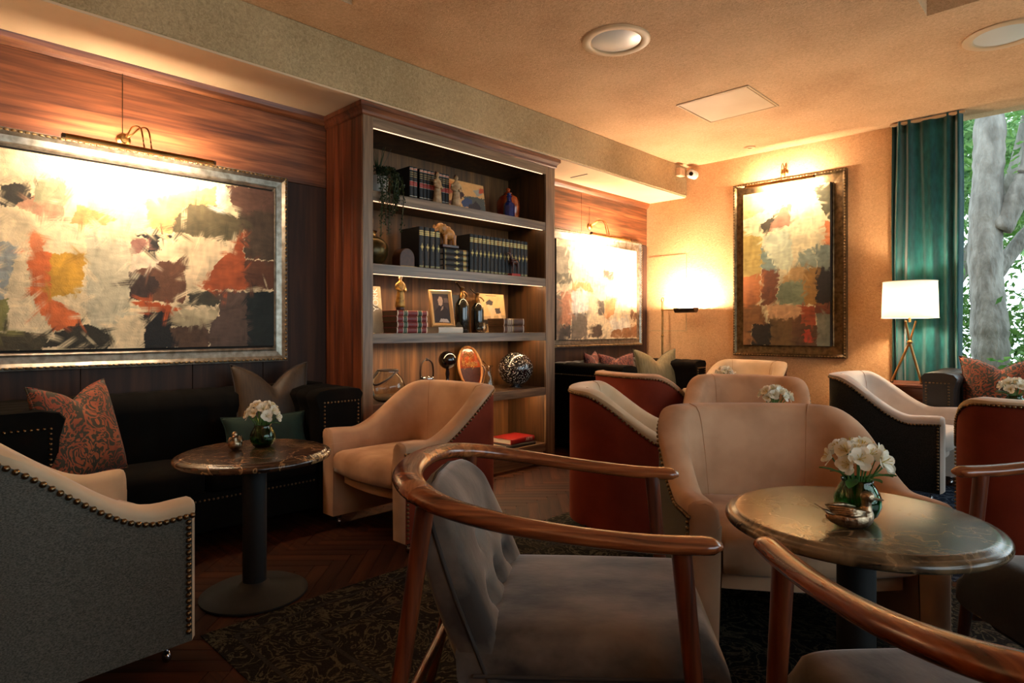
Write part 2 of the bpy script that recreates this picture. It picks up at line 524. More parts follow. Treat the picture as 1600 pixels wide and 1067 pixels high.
class MB:
    def __init__(s):
        s.v, s.f = [], []

    def add(s, vs, fs):
        o = len(s.v)
        s.v += [tuple(p) for p in vs]
        s.f += [tuple(i + o for i in f) for f in fs]
        return s

    def box(s, x0, x1, y0, y1, z0, z1):
        return s.add([(x0, y0, z0), (x1, y0, z0), (x1, y1, z0), (x0, y1, z0), (x0, y0, z1), (x1, y0, z1), (x1, y1, z1), (x0, y1, z1)],
                     [(0, 3, 2, 1), (4, 5, 6, 7), (0, 1, 5, 4), (1, 2, 6, 5), (2, 3, 7, 6), (3, 0, 4, 7)])

    def loft(s, rings, closed=True, caps=True):
        n = len(rings[0])
        vs = [p for r in rings for p in r]
        fs = []
        for i in range(len(rings) - 1):
            for j in range(n if closed else n - 1):
                a, b = i * n + j, i * n + (j + 1) % n
                fs.append((a, b, b + n, a + n))
        if caps:
            fs.append(tuple(range(n))[::-1])
            fs.append(tuple((len(rings) - 1) * n + j for j in range(n)))
        return s.add(vs, fs)

    def tube(s, pts, r, seg=10, ref=(0, 0, 1), caps=True):
        P = [Vector(p) for p in pts]
        n = len(P)
        rings = []
        for i, p in enumerate(P):
            t = (P[min(i + 1, n - 1)] - P[max(i - 1, 0)]).normalized()
            up = Vector(ref)
            if abs(t.dot(up)) > .95:
                up = Vector((0, 1, 0)) if abs(t.y) < .9 else Vector((1, 0, 0))
            sd = t.cross(up).normalized()
            u2 = sd.cross(t).normalized()
            rr = r[i] if isinstance(r, (list, tuple)) and len(r) == n else r
            a, b = rr if isinstance(rr, (tuple, list)) else (rr, rr)
            rings.append([p + sd * (a * math.cos(2 * PI * k / seg)) + u2 * (b * math.sin(2 * PI * k / seg)) for k in range(seg)])
        return s.loft(rings, True, caps)

    def lathe(s, prof, seg=24, c=(0, 0, 0), caps=True):
        rings = [[(c[0] + r * math.cos(2 * PI * k / seg), c[1] + r * math.sin(2 * PI * k / seg), c[2] + z) for k in range(seg)] for r, z in prof]
        return s.loft(rings, True, caps)

    def ball(s, c, rx, ry=None, rz=None, seg=14, rings=9):
        ry = ry or rx
        rz = rz or rx
        R = []
        for i in range(1, rings):
            th = PI * i / rings
            R.append([(c[0] + rx * math.sin(th) * math.cos(2 * PI * k / seg), c[1] + ry * math.sin(th) * math.sin(2 * PI * k / seg), c[2] - rz * math.cos(th)) for k in range(seg)])
        return s.loft(R, True, True)

    def xf(s, mat, start=0):
        s.v[start:] = [tuple(mat @ Vector(p)) for p in s.v[start:]]
        return s

    def mesh(s, name):
        me = bpy.data.meshes.new(name)
        me.from_pydata(s.v, [], s.f)
        bm = bmesh.new()
        bm.from_mesh(me)
        bmesh.ops.recalc_face_normals(bm, faces=bm.faces[:])
        bm.to_mesh(me)
        bm.free()
        return me

    def build(s, name, mat, parent=None, smooth=None, bevel=0, loc=None, rot=None):
        me = s.mesh(name)
        return place(name, me, mat, parent, smooth, bevel, loc, rot)


def place(name, me, mat, parent=None, smooth=None, bevel=0, loc=None, rot=None):
    if mat is not None and not me.materials:
        me.materials.append(mat)
    if smooth is not None:
        for p in me.polygons:
            p.use_smooth = True
        if smooth < 180:
            me.set_sharp_from_angle(angle=math.radians(smooth))
    o = bpy.data.objects.new(name, me)
    C.objects.link(o)
    if parent:
        o.parent = parent
    if loc:
        o.location = loc
    if rot:
        o.rotation_euler = rot
    if bevel:
        b = o.modifiers.new('bevel', 'BEVEL')
        b.width = bevel
        b.segments = 2
        b.limit_method = 'ANGLE'
        b.harden_normals = False
    return o


def remesh(o, vox, sm=0):
    r = o.modifiers.new('remesh', 'REMESH')
    r.mode = 'VOXEL'
    r.voxel_size = vox
    r.use_smooth_shade = True
    if sm:
        k = o.modifiers.new('smooth', 'SMOOTH')
        k.iterations = sm
        k.factor = .5
    return o


def thing(name, label, cat, loc=(0, 0, 0), rotz=0, group=None):
    o = bpy.data.objects.new(name, None)
    C.objects.link(o)
    o.empty_display_size = .1
    o.location = loc
    o.rotation_euler = (0, 0, rotz)
    return tag(o, label, cat, group)


def tag(o, label, cat, group=None):
    o['label'] = label
    o['category'] = cat
    if group:
        o['group'] = group
    return o


def struct(o):
    o['kind'] = 'structure'
    return o


def stuff(o):
    o['kind'] = 'stuff'
    return o


def text(string, size, mat, parent, loc, rot, name='lettering', depth=.0006, align='CENTER', sx=1.0):
    cu = bpy.data.curves.new(name, 'FONT')
    cu.body = string
    cu.size = size
    cu.align_x = align
    cu.align_y = 'CENTER'
    cu.extrude = depth
    tmp = bpy.data.objects.new('tmp_text', cu)
    me = bpy.data.meshes.new_from_object(tmp)
    bpy.data.objects.remove(tmp)
    o = place(name, me, mat, parent, loc=loc, rot=rot)
    o.scale = (sx, 1, 1)
    return o


def face(dx, dy):
    return math.atan2(dx, -dy)


def vnoise(nx, ny, fx, fy, seed):
    r = np.random.default_rng(seed)
    g = r.random((int(fy) + 3, int(fx) + 3))
    X = np.linspace(0, fx, nx)
    Y = np.linspace(0, fy, ny)
    xi, yi = X.astype(int), Y.astype(int)
    xf, yf = X - xi, Y - yi
    xf = xf * xf * (3 - 2 * xf)
    yf = yf * yf * (3 - 2 * yf)
    a = g[np.ix_(yi, xi)]
    b = g[np.ix_(yi, xi + 1)]
    c = g[np.ix_(yi + 1, xi)]
    d = g[np.ix_(yi + 1, xi + 1)]
    return (a * (1 - xf) + b * xf) * (1 - yf)[:, None] + (c * (1 - xf) + d * xf) * yf[:, None]


def paint_grid(w, h, nx, ny, base, polys, seed=1, warp=.012, var=.16, streak=.12, strokes=0):
    """a w x h sheet in the local x-z plane, y=0, painted patch by patch"""
    U, V = np.meshgrid(np.linspace(0, 1, nx), np.linspace(0, 1, ny))
    asp = w / h
    wu = sum((vnoise(nx, ny, f * asp, f, seed + f) - .5) * a for f, a in ((6, .3), (18, .45), (50, .55), (110, .5)))
    wv = sum((vnoise(nx, ny, f * asp, f, seed + f + 99) - .5) * a for f, a in ((6, .3), (18, .45), (50, .55), (110, .5)))
    u = U + wu * warp * 2 / asp
    v = V + wv * warp * 2
    col = np.zeros((ny, nx, 3))
    col[:] = np.array(lin(*base)[:3])
    for i, (c, pts) in enumerate(polys):
        ins = np.zeros((ny, nx), bool)
        n = len(pts)
        for k in range(n):
            x0, y0 = pts[k]
            x1, y1 = pts[(k + 1) % n]
            if y0 == y1:
                continue
            cond = ((y0 > v) != (y1 > v)) & (u < (x1 - x0) * (v - y0) / (y1 - y0) + x0)
            ins ^= cond
        col[ins] = np.array(lin(*c)[:3])
    if strokes:
        rs = np.random.default_rng(seed + 77)
        src = col.copy()
        JJ, II = np.mgrid[-26:27, -26:27]
        for q in range(strokes):
            ci, cj = rs.integers(0, nx), rs.integers(0, ny)
            an = rs.choice([0.1, 1.5, -.6, .8]) + rs.normal(0, .35)
            ln, wd = rs.uniform(5, 15), rs.uniform(1.0, 3.2)
            si = int(np.clip(ci + rs.normal(0, 4), 0, nx - 1))
            sj = int(np.clip(cj + rs.normal(0, 4), 0, ny - 1))
            c = src[sj, si] * rs.uniform(.75, 1.28)
            a = II * math.cos(an) + JJ * math.sin(an)
            b = -II * math.sin(an) + JJ * math.cos(an)
            m = np.clip(1.3 - np.abs(a) / ln, 0, 1) * np.clip(1.5 - np.abs(b) / wd, 0, 1)
            m = np.clip(m * (.75 + .45 * np.sin(b * 2.3 + q)), 0, .85)
            j0, j1, i0, i1 = max(0, cj - 26), min(ny, cj + 27), max(0, ci - 26), min(nx, ci + 27)
            mm = m[j0 - cj + 26:j1 - cj + 26, i0 - ci + 26:i1 - ci + 26][..., None]
            col[j0:j1, i0:i1] = col[j0:j1, i0:i1] * (1 - mm) + c * mm
    n1 = vnoise(nx, ny, 14 * asp, 14, seed + 5) - .5
    n2 = vnoise(nx, ny, 60 * asp, 22, seed + 6) - .5
    n3 = vnoise(nx, ny, 24 * asp, 90, seed + 7) - .5
    g = np.clip(1 + var * 2.4 * n1 + streak * 2.4 * n2 + streak * 2.0 * n3, .3, 1.9)
    col = np.clip(col * g[..., None], 0, 1)
    verts = np.stack([(U - .5) * w, np.zeros_like(U), V * h], -1).reshape(-1, 3)
    idx = np.arange(nx * ny).reshape(ny, nx)
    fs = np.stack([idx[:-1, :-1], idx[:-1, 1:], idx[1:, 1:], idx[1:, :-1]], -1).reshape(-1, 4)
    me = bpy.data.meshes.new('painted_sheet')
    me.from_pydata(verts.tolist(), [], fs.tolist())
    at = me.color_attributes.new('paint', 'FLOAT_COLOR', 'POINT')
    rgba = np.ones((nx * ny, 4), np.float32)
    rgba[:, :3] = col.reshape(-1, 3)
    at.data.foreach_set('color', rgba.ravel())
    return me


ART_LEFT = [
  ((50,48,40),[(0.256,0.817),(0.283,0.836),(0.324,0.839),(0.329,0.742),(0.288,0.715),(0.256,0.712)]),
  ((175,130,100),[(0.29,0.721),(0.362,0.828),(0.399,0.884),(0.399,0.671),(0.348,0.681)]),
  ((150,150,115),[(0.329,0.742),(0.338,0.876),(0.382,0.89),(0.387,0.858),(0.348,0.758)]),
  ((225,150,90),[(0.427,0.768),(0.533,0.708),(0.458,0.65),(0.412,0.663)]),
  ((225,165,105),[(0.607,0.842),(0.806,0.976),(0.806,0.832),(0.71,0.82),(0.673,0.66),(0.607,0.683)]),
  ((220,215,195),[(0.806,0.989),(0.84,1.0),(0.836,0.853),(0.806,0.851)]),
  ((100,70,55),[(0.84,0.987),(1.013,1.026),(1.013,0.871),(0.864,0.84)]),
  ((88,80,55),[(0.676,0.723),(0.723,0.842),(0.809,0.859),(0.897,0.774),(0.893,0.719),(0.857,0.651),(0.736,0.635),(0.673,0.673)]),
  ((75,60,45),[(0.871,0.842),(1.013,0.871),(1.013,0.561),(0.9,0.544),(0.9,0.72)]),
  ((215,190,150),[(0.673,0.673),(0.802,0.647),(0.864,0.646),(0.809,0.53),(0.769,0.369),(0.717,0.339),(0.71,0.541)]),
  ((165,80,40),[(0.893,0.732),(0.9,0.544),(0.9,0.354),(0.762,0.349),(0.809,0.517),(0.857,0.591)]),
  ((95,58,38),[(0.9,0.537),(1.013,0.554),(1.013,0.364),(0.9,0.348)]),
  ((22,30,28),[(0.907,0.341),(1.013,0.347),(1.013,-0.017),(0.907,-0.012)]),
  ((85,66,55),[(0.816,0.334),(0.907,0.341),(0.907,-0.012),(0.789,-0.007),(0.785,0.162),(0.819,0.189)]),
  ((62,58,45),[(0.717,0.332),(0.816,0.347),(0.816,0.255),(0.723,0.25)]),
  ((190,180,150),[(0.447,0.614),(0.555,0.588),(0.555,0.205),(0.489,0.04),(0.447,0.201)]),
  ((220,200,170),[(0.566,0.518),(0.642,0.506),(0.649,0.457),(0.555,0.421)]),
  ((100,65,45),[(0.555,0.421),(0.649,0.494),(0.71,0.528),(0.717,0.339),(0.704,0.262),(0.607,0.268),(0.578,0.261),(0.555,0.301)]),
  ((58,42,36),[(0.555,0.421),(0.625,0.405),(0.636,0.332),(0.589,0.261),(0.555,0.277)]),
  ((150,105,90),[(0.561,0.613),(0.601,0.609),(0.607,0.549),(0.564,0.518)]),
  ((35,33,30),[(0.566,0.638),(0.673,0.654),(0.673,0.635),(0.636,0.628),(0.642,0.555),(0.613,0.544),(0.607,0.61)]),
  ((185,85,35),[(0.555,0.253),(0.613,0.263),(0.704,0.224),(0.673,0.191),(0.584,0.219)]),
  ((22,22,22),[(0.595,0.201),(0.673,0.21),(0.673,-0.003),(0.601,-0.012)]),
  ((175,160,125),[(0.673,0.21),(0.816,0.242),(0.816,0.189),(0.775,0.084),(0.673,0.122)]),
  ((80,58,42),[(0.673,0.11),(0.762,0.129),(0.789,0.084),(0.785,-0.007),(0.673,-0.003)]),
  ((215,110,55),[(0.315,0.489),(0.367,0.497),(0.367,0.265),(0.437,0.178),(0.437,0.132),(0.372,0.087),(0.324,0.262)]),
  ((200,150,50),[(0.365,0.497),(0.442,0.51),(0.437,0.292),(0.367,0.265)]),
  ((220,130,80),[(0.315,0.586),(0.343,0.592),(0.353,0.495),(0.324,0.49)]),
  ((150,155,150),[(0.256,0.543),(0.297,0.518),(0.27,0.258),(0.256,0.194)]),
  ((130,125,70),[(0.213,0.255),(0.274,0.259),(0.274,0.099),(0.213,0.099)]),
  ((45,42,32),[(0.348,0.011),(0.382,0.087),(0.412,0.121),(0.458,0.138),(0.495,0.086),(0.522,0.051),(0.5,-0.007)]),
  ((70,62,42),[(0.213,0.089),(0.301,0.093),(0.367,0.076),(0.348,-0.011),(0.213,-0.015)])]
ART_FAR = [
  ((150,140,115),[(-0.05,0.904),(0.154,0.963),(0.118,0.577),(-0.05,0.552)]),
  ((110,105,85),[(-0.05,0.657),(0.161,0.677),(0.161,0.568),(-0.05,0.552)]),
  ((130,110,90),[(-0.05,0.441),(0.061,0.447),(0.061,0.006),(-0.05,0.008)]),
  ((190,130,95),[(0.047,0.478),(0.161,0.485),(0.161,0.152),(0.061,0.151)]),
  ((205,160,100),[(0.169,0.581),(0.381,0.597),(0.42,0.5),(0.169,0.485)]),
  ((225,220,205),[(0.169,0.491),(0.365,0.504),(0.365,0.292),(0.169,0.274)]),
  ((120,110,95),[(0.169,0.261),(0.342,0.278),(0.357,0.002),(0.169,0.005)]),
  ((70,65,60),[(0.047,0.145),(0.161,0.152),(0.161,0.005),(0.019,-0.005)]),
  ((90,85,70),[(0.55,0.733),(0.668,0.744),(0.668,0.647),(0.55,0.638)]),
  ((90,80,65),[(0.476,0.416),(0.558,0.407),(0.558,0.243),(0.484,0.242)]),
  ((85,70,55),[(0.404,0.154),(0.517,0.155),(0.542,0.019),(0.357,0.021)]),
  ((215,150,90),[(0.558,0.42),(0.711,0.449),(0.685,0.274),(0.566,0.203)]),
  ((235,230,215),[(0.737,0.73),(0.935,0.928),(0.953,0.497),(0.798,0.559)]),
  ((120,85,55),[(0.889,0.35),(1.019,0.282),(1.019,0.209),(0.916,0.222)]),
  ((150,105,65),[(0.668,0.1),(1.019,0.173),(1.019,0.012),(0.625,0.018)]),
  ((230,222,200),[(0.625,0.203),(0.889,0.243),(0.916,0.122),(0.668,0.1)])]
ART_BACK = [
  ((225,165,110),[(-0.034,1.05),(0.317,1.02),(0.291,0.879),(-0.034,0.828)]),
  ((70,70,45),[(0.816,0.978),(1.048,1.025),(1.048,0.732),(0.956,0.818)]),
  ((150,110,85),[(0.238,0.724),(0.497,0.906),(0.585,0.9),(0.547,0.763),(0.317,0.734)]),
  ((60,55,40),[(0.225,0.783),(0.421,0.856),(0.265,0.694)]),
  ((170,150,80),[(-0.034,0.769),(0.238,0.696),(0.212,0.437),(-0.034,0.43)]),
  ((185,195,165),[(0.265,0.709),(0.572,0.733),(0.597,0.481),(0.421,0.488),(0.238,0.652)]),
  ((110,130,120),[(0.225,0.653),(0.421,0.488),(0.225,0.495)]),
  ((125,140,125),[(0.671,0.603),(0.839,0.609),(0.839,0.473),(0.646,0.493)]),
  ((105,120,110),[(0.839,0.622),(1.048,0.625),(1.048,0.465),(0.851,0.472)]),
  ((200,120,70),[(0.956,0.764),(1.048,0.758),(1.048,0.625),(0.956,0.616)]),
  ((110,65,40),[(0.225,0.495),(0.446,0.487),(0.395,0.262),(0.225,0.264)]),
  ((170,140,90),[(0.547,0.483),(0.72,0.491),(0.72,0.394),(0.446,0.402)]),
  ((110,125,100),[(0.446,0.402),(0.744,0.407),(0.72,0.257),(0.395,0.262)]),
  ((170,105,55),[(-0.034,0.445),(0.212,0.466),(0.212,0.264),(-0.034,0.253)]),
  ((150,115,60),[(0.72,0.477),(0.851,0.472),(0.851,0.255),(0.72,0.257)]),
  ((28,26,24),[(0.851,0.479),(1.048,0.478),(1.048,0.265),(0.851,0.262)]),
  ((120,85,50),[(-0.034,0.253),(0.212,0.264),(0.291,0.134),(0.104,0.135),(0.104,-0.025),(-0.034,-0.027)]),
  ((190,155,115),[(0.291,0.263),(0.695,0.257),(0.671,0.175),(0.304,0.17)]),
  ((25,22,20),[(0.109,0.135),(0.33,0.134),(0.33,-0.001),(0.109,-0.004)]),
  ((95,75,45),[(0.33,0.17),(0.597,0.175),(0.597,-0.02),(0.33,-0.023)]),
  ((100,70,45),[(0.585,0.175),(0.695,0.202),(0.695,0.119),(0.597,0.12)]),
  ((150,75,45),[(0.683,0.244),(0.839,0.242),(0.839,0.133),(0.683,0.133)]),
  ((85,60,40),[(0.597,0.133),(0.851,0.133),(0.851,-0.017),(0.597,-0.02)]),
  ((110,60,40),[(0.839,0.262),(1.048,0.265),(1.048,0.199),(0.839,0.201)]),
  ((110,115,100),[(0.851,0.201),(1.048,0.199),(1.048,-0.014),(0.851,-0.017)]),
  ((170,60,40),[(0.732,0.106),(0.792,0.106),(0.792,0.024),(0.732,0.023)])]

# ------------------------------------------------------------------ the room
fl = struct(MB().box(WALL_X - .2, RIGHT_X + .2, FRONT_Y - .2, BACK_Y + .2, -.15, -.004).build('floor', M['floorbase']))
PL, PW = .42, .07
pm = MB().box(0, PL - .002, 0, PW - .002, -.02, 0).mesh('plank')
pm2 = pm.copy()
pm.materials.append(M['floorwood'])
pm2.materials.append(M['floorwood2'])
rest = MB()
ca, sa = math.cos(PI / 4), math.sin(PI / 4)
n_single = 0
for i in range(-110, 111):
    for j in range(-24, 25):
        for kind in (0, 1):
            ox, oy = i * PW + j * PL, i * PW - j * PL
            if kind == 0:
                cx, cy, a = ox, oy, 0.0
            else:
                cx, cy, a = ox, oy, PI / 2
            # rotate the lattice by 45 degrees
            X, Y = ca * cx - sa * cy - .6, sa * cx + ca * cy + 2.2
            mx_, my_ = X + math.cos(a + PI / 4) * PL / 2, Y + math.sin(a + PI / 4) * PL / 2
            if not (WALL_X < mx_ < RIGHT_X and FRONT_Y < my_ < BACK_Y):
                continue
            vis = (-3.35 < mx_ < -1.75 and 2.5 < my_ < 4.3) or (-3.0 < mx_ < -1.95 and -.1 < my_ < 1.75) or (-3.0 < mx_ < -2.3 and 1.75 <= my_ < 2.5)
            if vis and n_single < 298:
                o = bpy.data.objects.new('plank', pm if (i * 7 + j * 3 + kind) % 3 else pm2)
                C.objects.link(o)
                o.parent = fl
                o.location = (X, Y, 0)
                o.rotation_euler = (0, 0, a + PI / 4)
                n_single += 1
            else:
                st = len(rest.v)
                rest.box(0, PL - .002, 0, PW - .002, -.02, 0)
                rest.xf(Matrix.Translation((X, Y, 0)) @ Matrix.Rotation(a + PI / 4, 4, 'Z'), st)
stuff(rest.build('parquet_planks', M['floorwood'], fl))

# ceiling with two recesses
xs = [WALL_X - .2, -2.996, -2.35, -.763, .75, RIGHT_X + .2]
ys = [FRONT_Y - .2, .9, 1.824, 2.6, 4.16, BACK_Y + .25]
holes = {(1, 1): 3.05, (3, 3): 3.28}
cb = MB()
for i in range(5):
    for j in range(5):
        cb.box(xs[i], xs[i + 1], ys[j], ys[j + 1], holes.get((i, j), CEIL), 3.42)
ceiling = struct(cb.build('ceiling', M['ceil']))
# vent grille inside the near recess
vg = thing('air_vent', 'brown slatted air vent set into the ceiling above the bookcase', 'vent', (-2.673, 1.362, 2.93))
for k in range(12):
    MB().box(-.31, .31, -.44 + k * .075, -.40 + k * .075, 0, .012).build('slat', M['bronze'], vg)
MB().box(-.32, -.31, -.46, .46, -.005, .02).box(.31, .32, -.46, .46, -.005, .02).box(-.32, .32, .45, .46, -.005, .02).box(-.32, .32, -.46, -.45, -.005, .02).build('frame', M['bronze'], vg)

# dropped beam along the left wall
bm_ = MB().box(WALL_X, -3.375, FRONT_Y, BACK_Y, SOFFIT + .012, CEIL)
struct(bm_.build('trim_1', M['beam'], bevel=.008))
sf = struct(MB().box(WALL_X, -3.383, FRONT_Y, BACK_Y, SOFFIT, SOFFIT + .013).build('trim_2', M['soffit']))
MB().box(-3.72, -3.52, 4.62, 4.635, SOFFIT - .003, SOFFIT).build('hatch_joint', M['black'], sf)

# left wall: substructure and walnut panels
wl = struct(MB().box(WALL_X - .2, WALL_X, FRONT_Y - .2, BACK_Y + .2, -.15, 3.42).build('wall_left', M['walnut_v']))


def panel(y0, y1, z0, z1, mat):
    MB().box(WALL_X, WALL_X + .02, y0 + .0015, y1 - .0015, z0 + .0015, z1 - .0015).build('panel', mat, wl, bevel=.002)


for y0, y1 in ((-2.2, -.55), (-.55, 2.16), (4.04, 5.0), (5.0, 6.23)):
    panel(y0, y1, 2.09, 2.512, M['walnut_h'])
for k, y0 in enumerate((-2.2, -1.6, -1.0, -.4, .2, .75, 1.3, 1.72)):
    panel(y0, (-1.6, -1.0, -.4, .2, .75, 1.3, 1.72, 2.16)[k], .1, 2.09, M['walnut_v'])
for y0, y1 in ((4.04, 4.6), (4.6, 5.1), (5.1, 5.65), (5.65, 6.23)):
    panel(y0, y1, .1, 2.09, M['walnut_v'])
# cove moulding under the soffit
mo = MB()
prof = [(0, 0), (.006, 0), (.02, .012), (.032, .03), (.04, .058), (0, .058)]
for y0, y1 in ((FRONT_Y, 2.16), (4.04, BACK_Y)):
    mo.loft([[(WALL_X + .018 + p, y, 2.512 + z) for p, z in prof] for y in (y0, y1)])
struct(mo.build('trim_3', M['walnut_h']))
bb = MB()
for y0, y1 in ((FRONT_Y, 2.16), (4.04, BACK_Y)):
    bb.box(WALL_X, WALL_X + .03, y0, y1, 0, .1)
struct(bb.build('baseboard_left', M['walnut_v']))

# back wall, its end beside the curtain, header-less window to the right
wb = MB().box(WALL_X - .2, -1.402, BACK_Y, BACK_Y + .2, -.15, 3.42)
wbo = struct(wb.build('wall_back', M['wallback']))
# plastered-over hatch: four shallow joints
hj = MB()
for (x0, x1, z0, z1) in ((-3.85, -3.378, 1.945, 1.951), (-3.384, -3.378, 1.104, 1.95), (-3.85, -3.378, 1.102, 1.108)):
    hj.box(x0, x1, BACK_Y - .004, BACK_Y + .01, z0, z1)
hj.build('hatch_joint', M['beam'], wbo)
struct(MB().box(-3.9, -1.402, BACK_Y - .015, BACK_Y, 0, .09).build('baseboard_back', M['walnut_h']))
struct(MB().box(-1.402, -1.372, BACK_Y + .02, BACK_Y + .2, 0, CEIL).build('trim_4', M['framegrey']))


def window(name, x0, x1, y0, y1, z0, z1, along, n):
    w = struct(bpy.data.objects.new(name, None))
    C.objects.link(w)
    w.location = ((x0 + x1) / 2, (y0 + y1) / 2, z0)
    lx, ly = (x1 - x0) / 2, (y1 - y0) / 2
    h = z1 - z0
    fr = MB()
    if along == 'x':
        for k in range(n + 1):
            xx = -lx + 2 * lx * k / n
            fr.box(xx - .025, xx + .025, -.03, .03, 0, h)
        fr.box(-lx, lx, -.03, .03, 0, .05).box(-lx, lx, -.03, .03, h - .03, h)
    else:
        for k in range(n + 1):
            yy = -ly + 2 * ly * k / n
            fr.box(-.03, .03, yy - .025, yy + .025, 0, h)
        fr.box(-.03, .03, -ly, ly, 0, .05).box(-.03, .03, -ly, ly, h - .05, h)
    fr.build('window_frame', M['framegrey'], w)
    for k in range(n):
        if along == 'x':
            a = -lx + 2 * lx * k / n
            b = a + 2 * lx / n
            MB().add([(a, 0, 0), (b, 0, 0), (b, 0, h), (a, 0, h)], [(0, 1, 2, 3)]).build('pane', M['pane'], w)
        else:
            a = -ly + 2 * ly * k / n
            b = a + 2 * ly / n
            MB().add([(0, a, 0), (0, b, 0), (0, b, h), (0, a, h)], [(0, 1, 2, 3)]).build('pane', M['pane'], w)
    return w


window('window_1', -1.372, 2.60, 6.33, 6.33, 0, CEIL + .06, 'x', 2)
struct(MB().box(2.60, RIGHT_X + .2, BACK_Y, BACK_Y + .2, -.15, 3.42).build('wall_back', M['wallback']))
wr = MB()
wr.box(RIGHT_X, RIGHT_X + .2, FRONT_Y - .2, 0, -.15, 3.42).box(RIGHT_X, RIGHT_X + .2, 5.2, BACK_Y, -.15, 3.42)
wr.box(RIGHT_X, RIGHT_X + .2, 0, 5.2, -.15, .4).box(RIGHT_X, RIGHT_X + .2, 0, 5.2, 2.6, 3.42)
struct(wr.build('wall_right', M['wallplain']))
window('window_2', 2.88, 2.88, 0, 5.2, .4, 2.6, 'y', 4)
struct(MB().box(WALL_X - .2, RIGHT_X + .2, FRONT_Y - .2, FRONT_Y, -.15, 3.42).build('wall_front', M['wallplain']))

# ------------------------------------------------------------------ garden outside the back window
gr = struct(MB().box(-9, 9, 6.5, 22, -.3, -.15).build('ground', M['ground']))


def limb(pts, r0, r1, mb, seg=14, n=9):
    P = crom(pts, n)
    k = len(P)
    rs = [r0 + (r1 - r0) * i / (k - 1) + random.uniform(-.06, .06) * r0 for i in range(k)]
    mb.tube(P, rs, seg)


def leaves(mb, cx, cy, cz, rx, ry, rz, n, size):
    for _ in range(n):
        while True:
            p = [random.uniform(-1, 1) for _ in range(3)]
            if sum(q * q for q in p) < 1:
                break
        c = Vector((cx + p[0] * rx, cy + p[1] * ry, cz + p[2] * rz))
        d = Vector((random.uniform(-1, 1), random.uniform(-1, 1), random.uniform(-1, .3))).normalized()
        sd = d.cross(Vector((random.uniform(-1, 1), random.uniform(-1, 1), random.uniform(-1, 1)))).normalized()
        L_ = size * random.uniform(.6, 1.3)
        mb.add([c, c + d * L_ * .5 + sd * L_ * .2, c + d * L_, c + d * L_ * .5 - sd * L_ * .2], [(0, 1, 2, 3)])


tr = thing('garden_tree', 'thick grey-barked tree trunk standing just outside the window', 'tree', (-1.02, 8.5, -.15))
mb = MB()
limb([(.10, 0, 0), (.06, 0, .8), (.03, 0, 1.5), (0, 0, 2.1), (.02, 0, 2.8), (.04, 0, 3.6), (.0, .1, 5.2)], .185, .13, mb, 18, 10)
to = mb.build('trunk', M['bark'], tr, 180)
mb = MB()
limb([(.12, 0, 2.35), (.3, .02, 2.75), (.42, .05, 3.2), (.5, .1, 4.6)], .12, .09, mb)
mb.build('branch', M['bark'], tr, 180)
mb = MB()
limb([(-.05, .25, 1.7), (.35, .35, 2.35), (.75, .4, 2.65), (1.7, .5, 3.1)], .085, .06, mb)
mb.build('branch', M['bark'], tr, 180)
mb = MB()
leaves(mb, .5, .9, 3.2, 1.9, .9, 1.3, 900, .14)
leaves(mb, -.5, 1.0, 2.2, 1.2, .8, 1.5, 700, .12)
leaves(mb, .6, .2, 1.35, .9, .5, .75, 420, .12)
stuff(mb.build('foliage', M['foliage'], tr))
t2 = thing('garden_tree', 'slimmer grey tree partly hidden by the teal curtain edge', 'tree', (-1.62, 9.6, -.15))
mb = MB()
limb([(0, 0, 0), (.06, 0, 1.2), (.1, 0, 2.4), (.02, 0, 3.6), (-.05, 0, 5.5)], .17, .13, mb)
mb.build('trunk', M['bark'], t2, 180)
mb = MB()
limb([(.06, 0, 1.7), (.35, .02, 2.3), (.7, .03, 3.0), (1.0, .1, 4.4)], .10, .07, mb)
mb.build('branch', M['bark'], t2, 180)
mb = MB()
leaves(mb, .1, .5, 2.8, 1.4, .7, 1.9, 900, .13)
stuff(mb.build('foliage', M['foliage'], t2))
t3 = thing('garden_tree', 'thin leaning sapling trunk right of the thick tree', 'tree', (-.55, 10.2, -.15))
mb = MB()
limb([(-.05, 0, 0), (.08, 0, 1.1), (.35, 0, 2.2), (.55, 0, 3.2), (.65, 0, 5.0)], .075, .06, mb)
mb.build('trunk', M['bark'], t3, 180)
mb = MB()
leaves(mb, .8, .3, 2.9, 1.2, .6, 1.6, 800, .13)
stuff(mb.build('foliage', M['foliage2'], t3))
mb = MB()
for k in range(60):
    leaves(mb, -4.5 + 7.5 * ((k * .618) % 1), random.uniform(11.2, 14.2), .3 + 4.9 * ((k * .382 + .1) % 1), 1.0, .7, .9, 300, .2)
for k in range(34):
    leaves(mb, -3.2 + 4.2 * ((k * .618) % 1), random.uniform(10.5, 11.2), .2 + 4.2 * ((k * .382 + .3) % 1), .6, .45, .6, 260, .13)
tag(stuff(mb.build('shrubbery', M['foliage2'])), 'pale green mass of leaves filling the garden behind the trees', 'foliage')
mb = MB()
for k in range(7):
    leaves(mb, -2.2 + k * .55, random.uniform(7.4, 8.0), random.uniform(.35, .7), .45, .35, .5, 260, .11)
for k in range(12):
    leaves(mb, -2.3 + 3.0 * ((k * .618) % 1), random.uniform(9.2, 10.0), .5 + 1.0 * ((k * .382) % 1), .45, .35, .45, 300, .11)
tag(stuff(mb.build('low_shrubs', M['foliage'])), 'low green shrubs just outside the window behind the damask cushion', 'foliage')

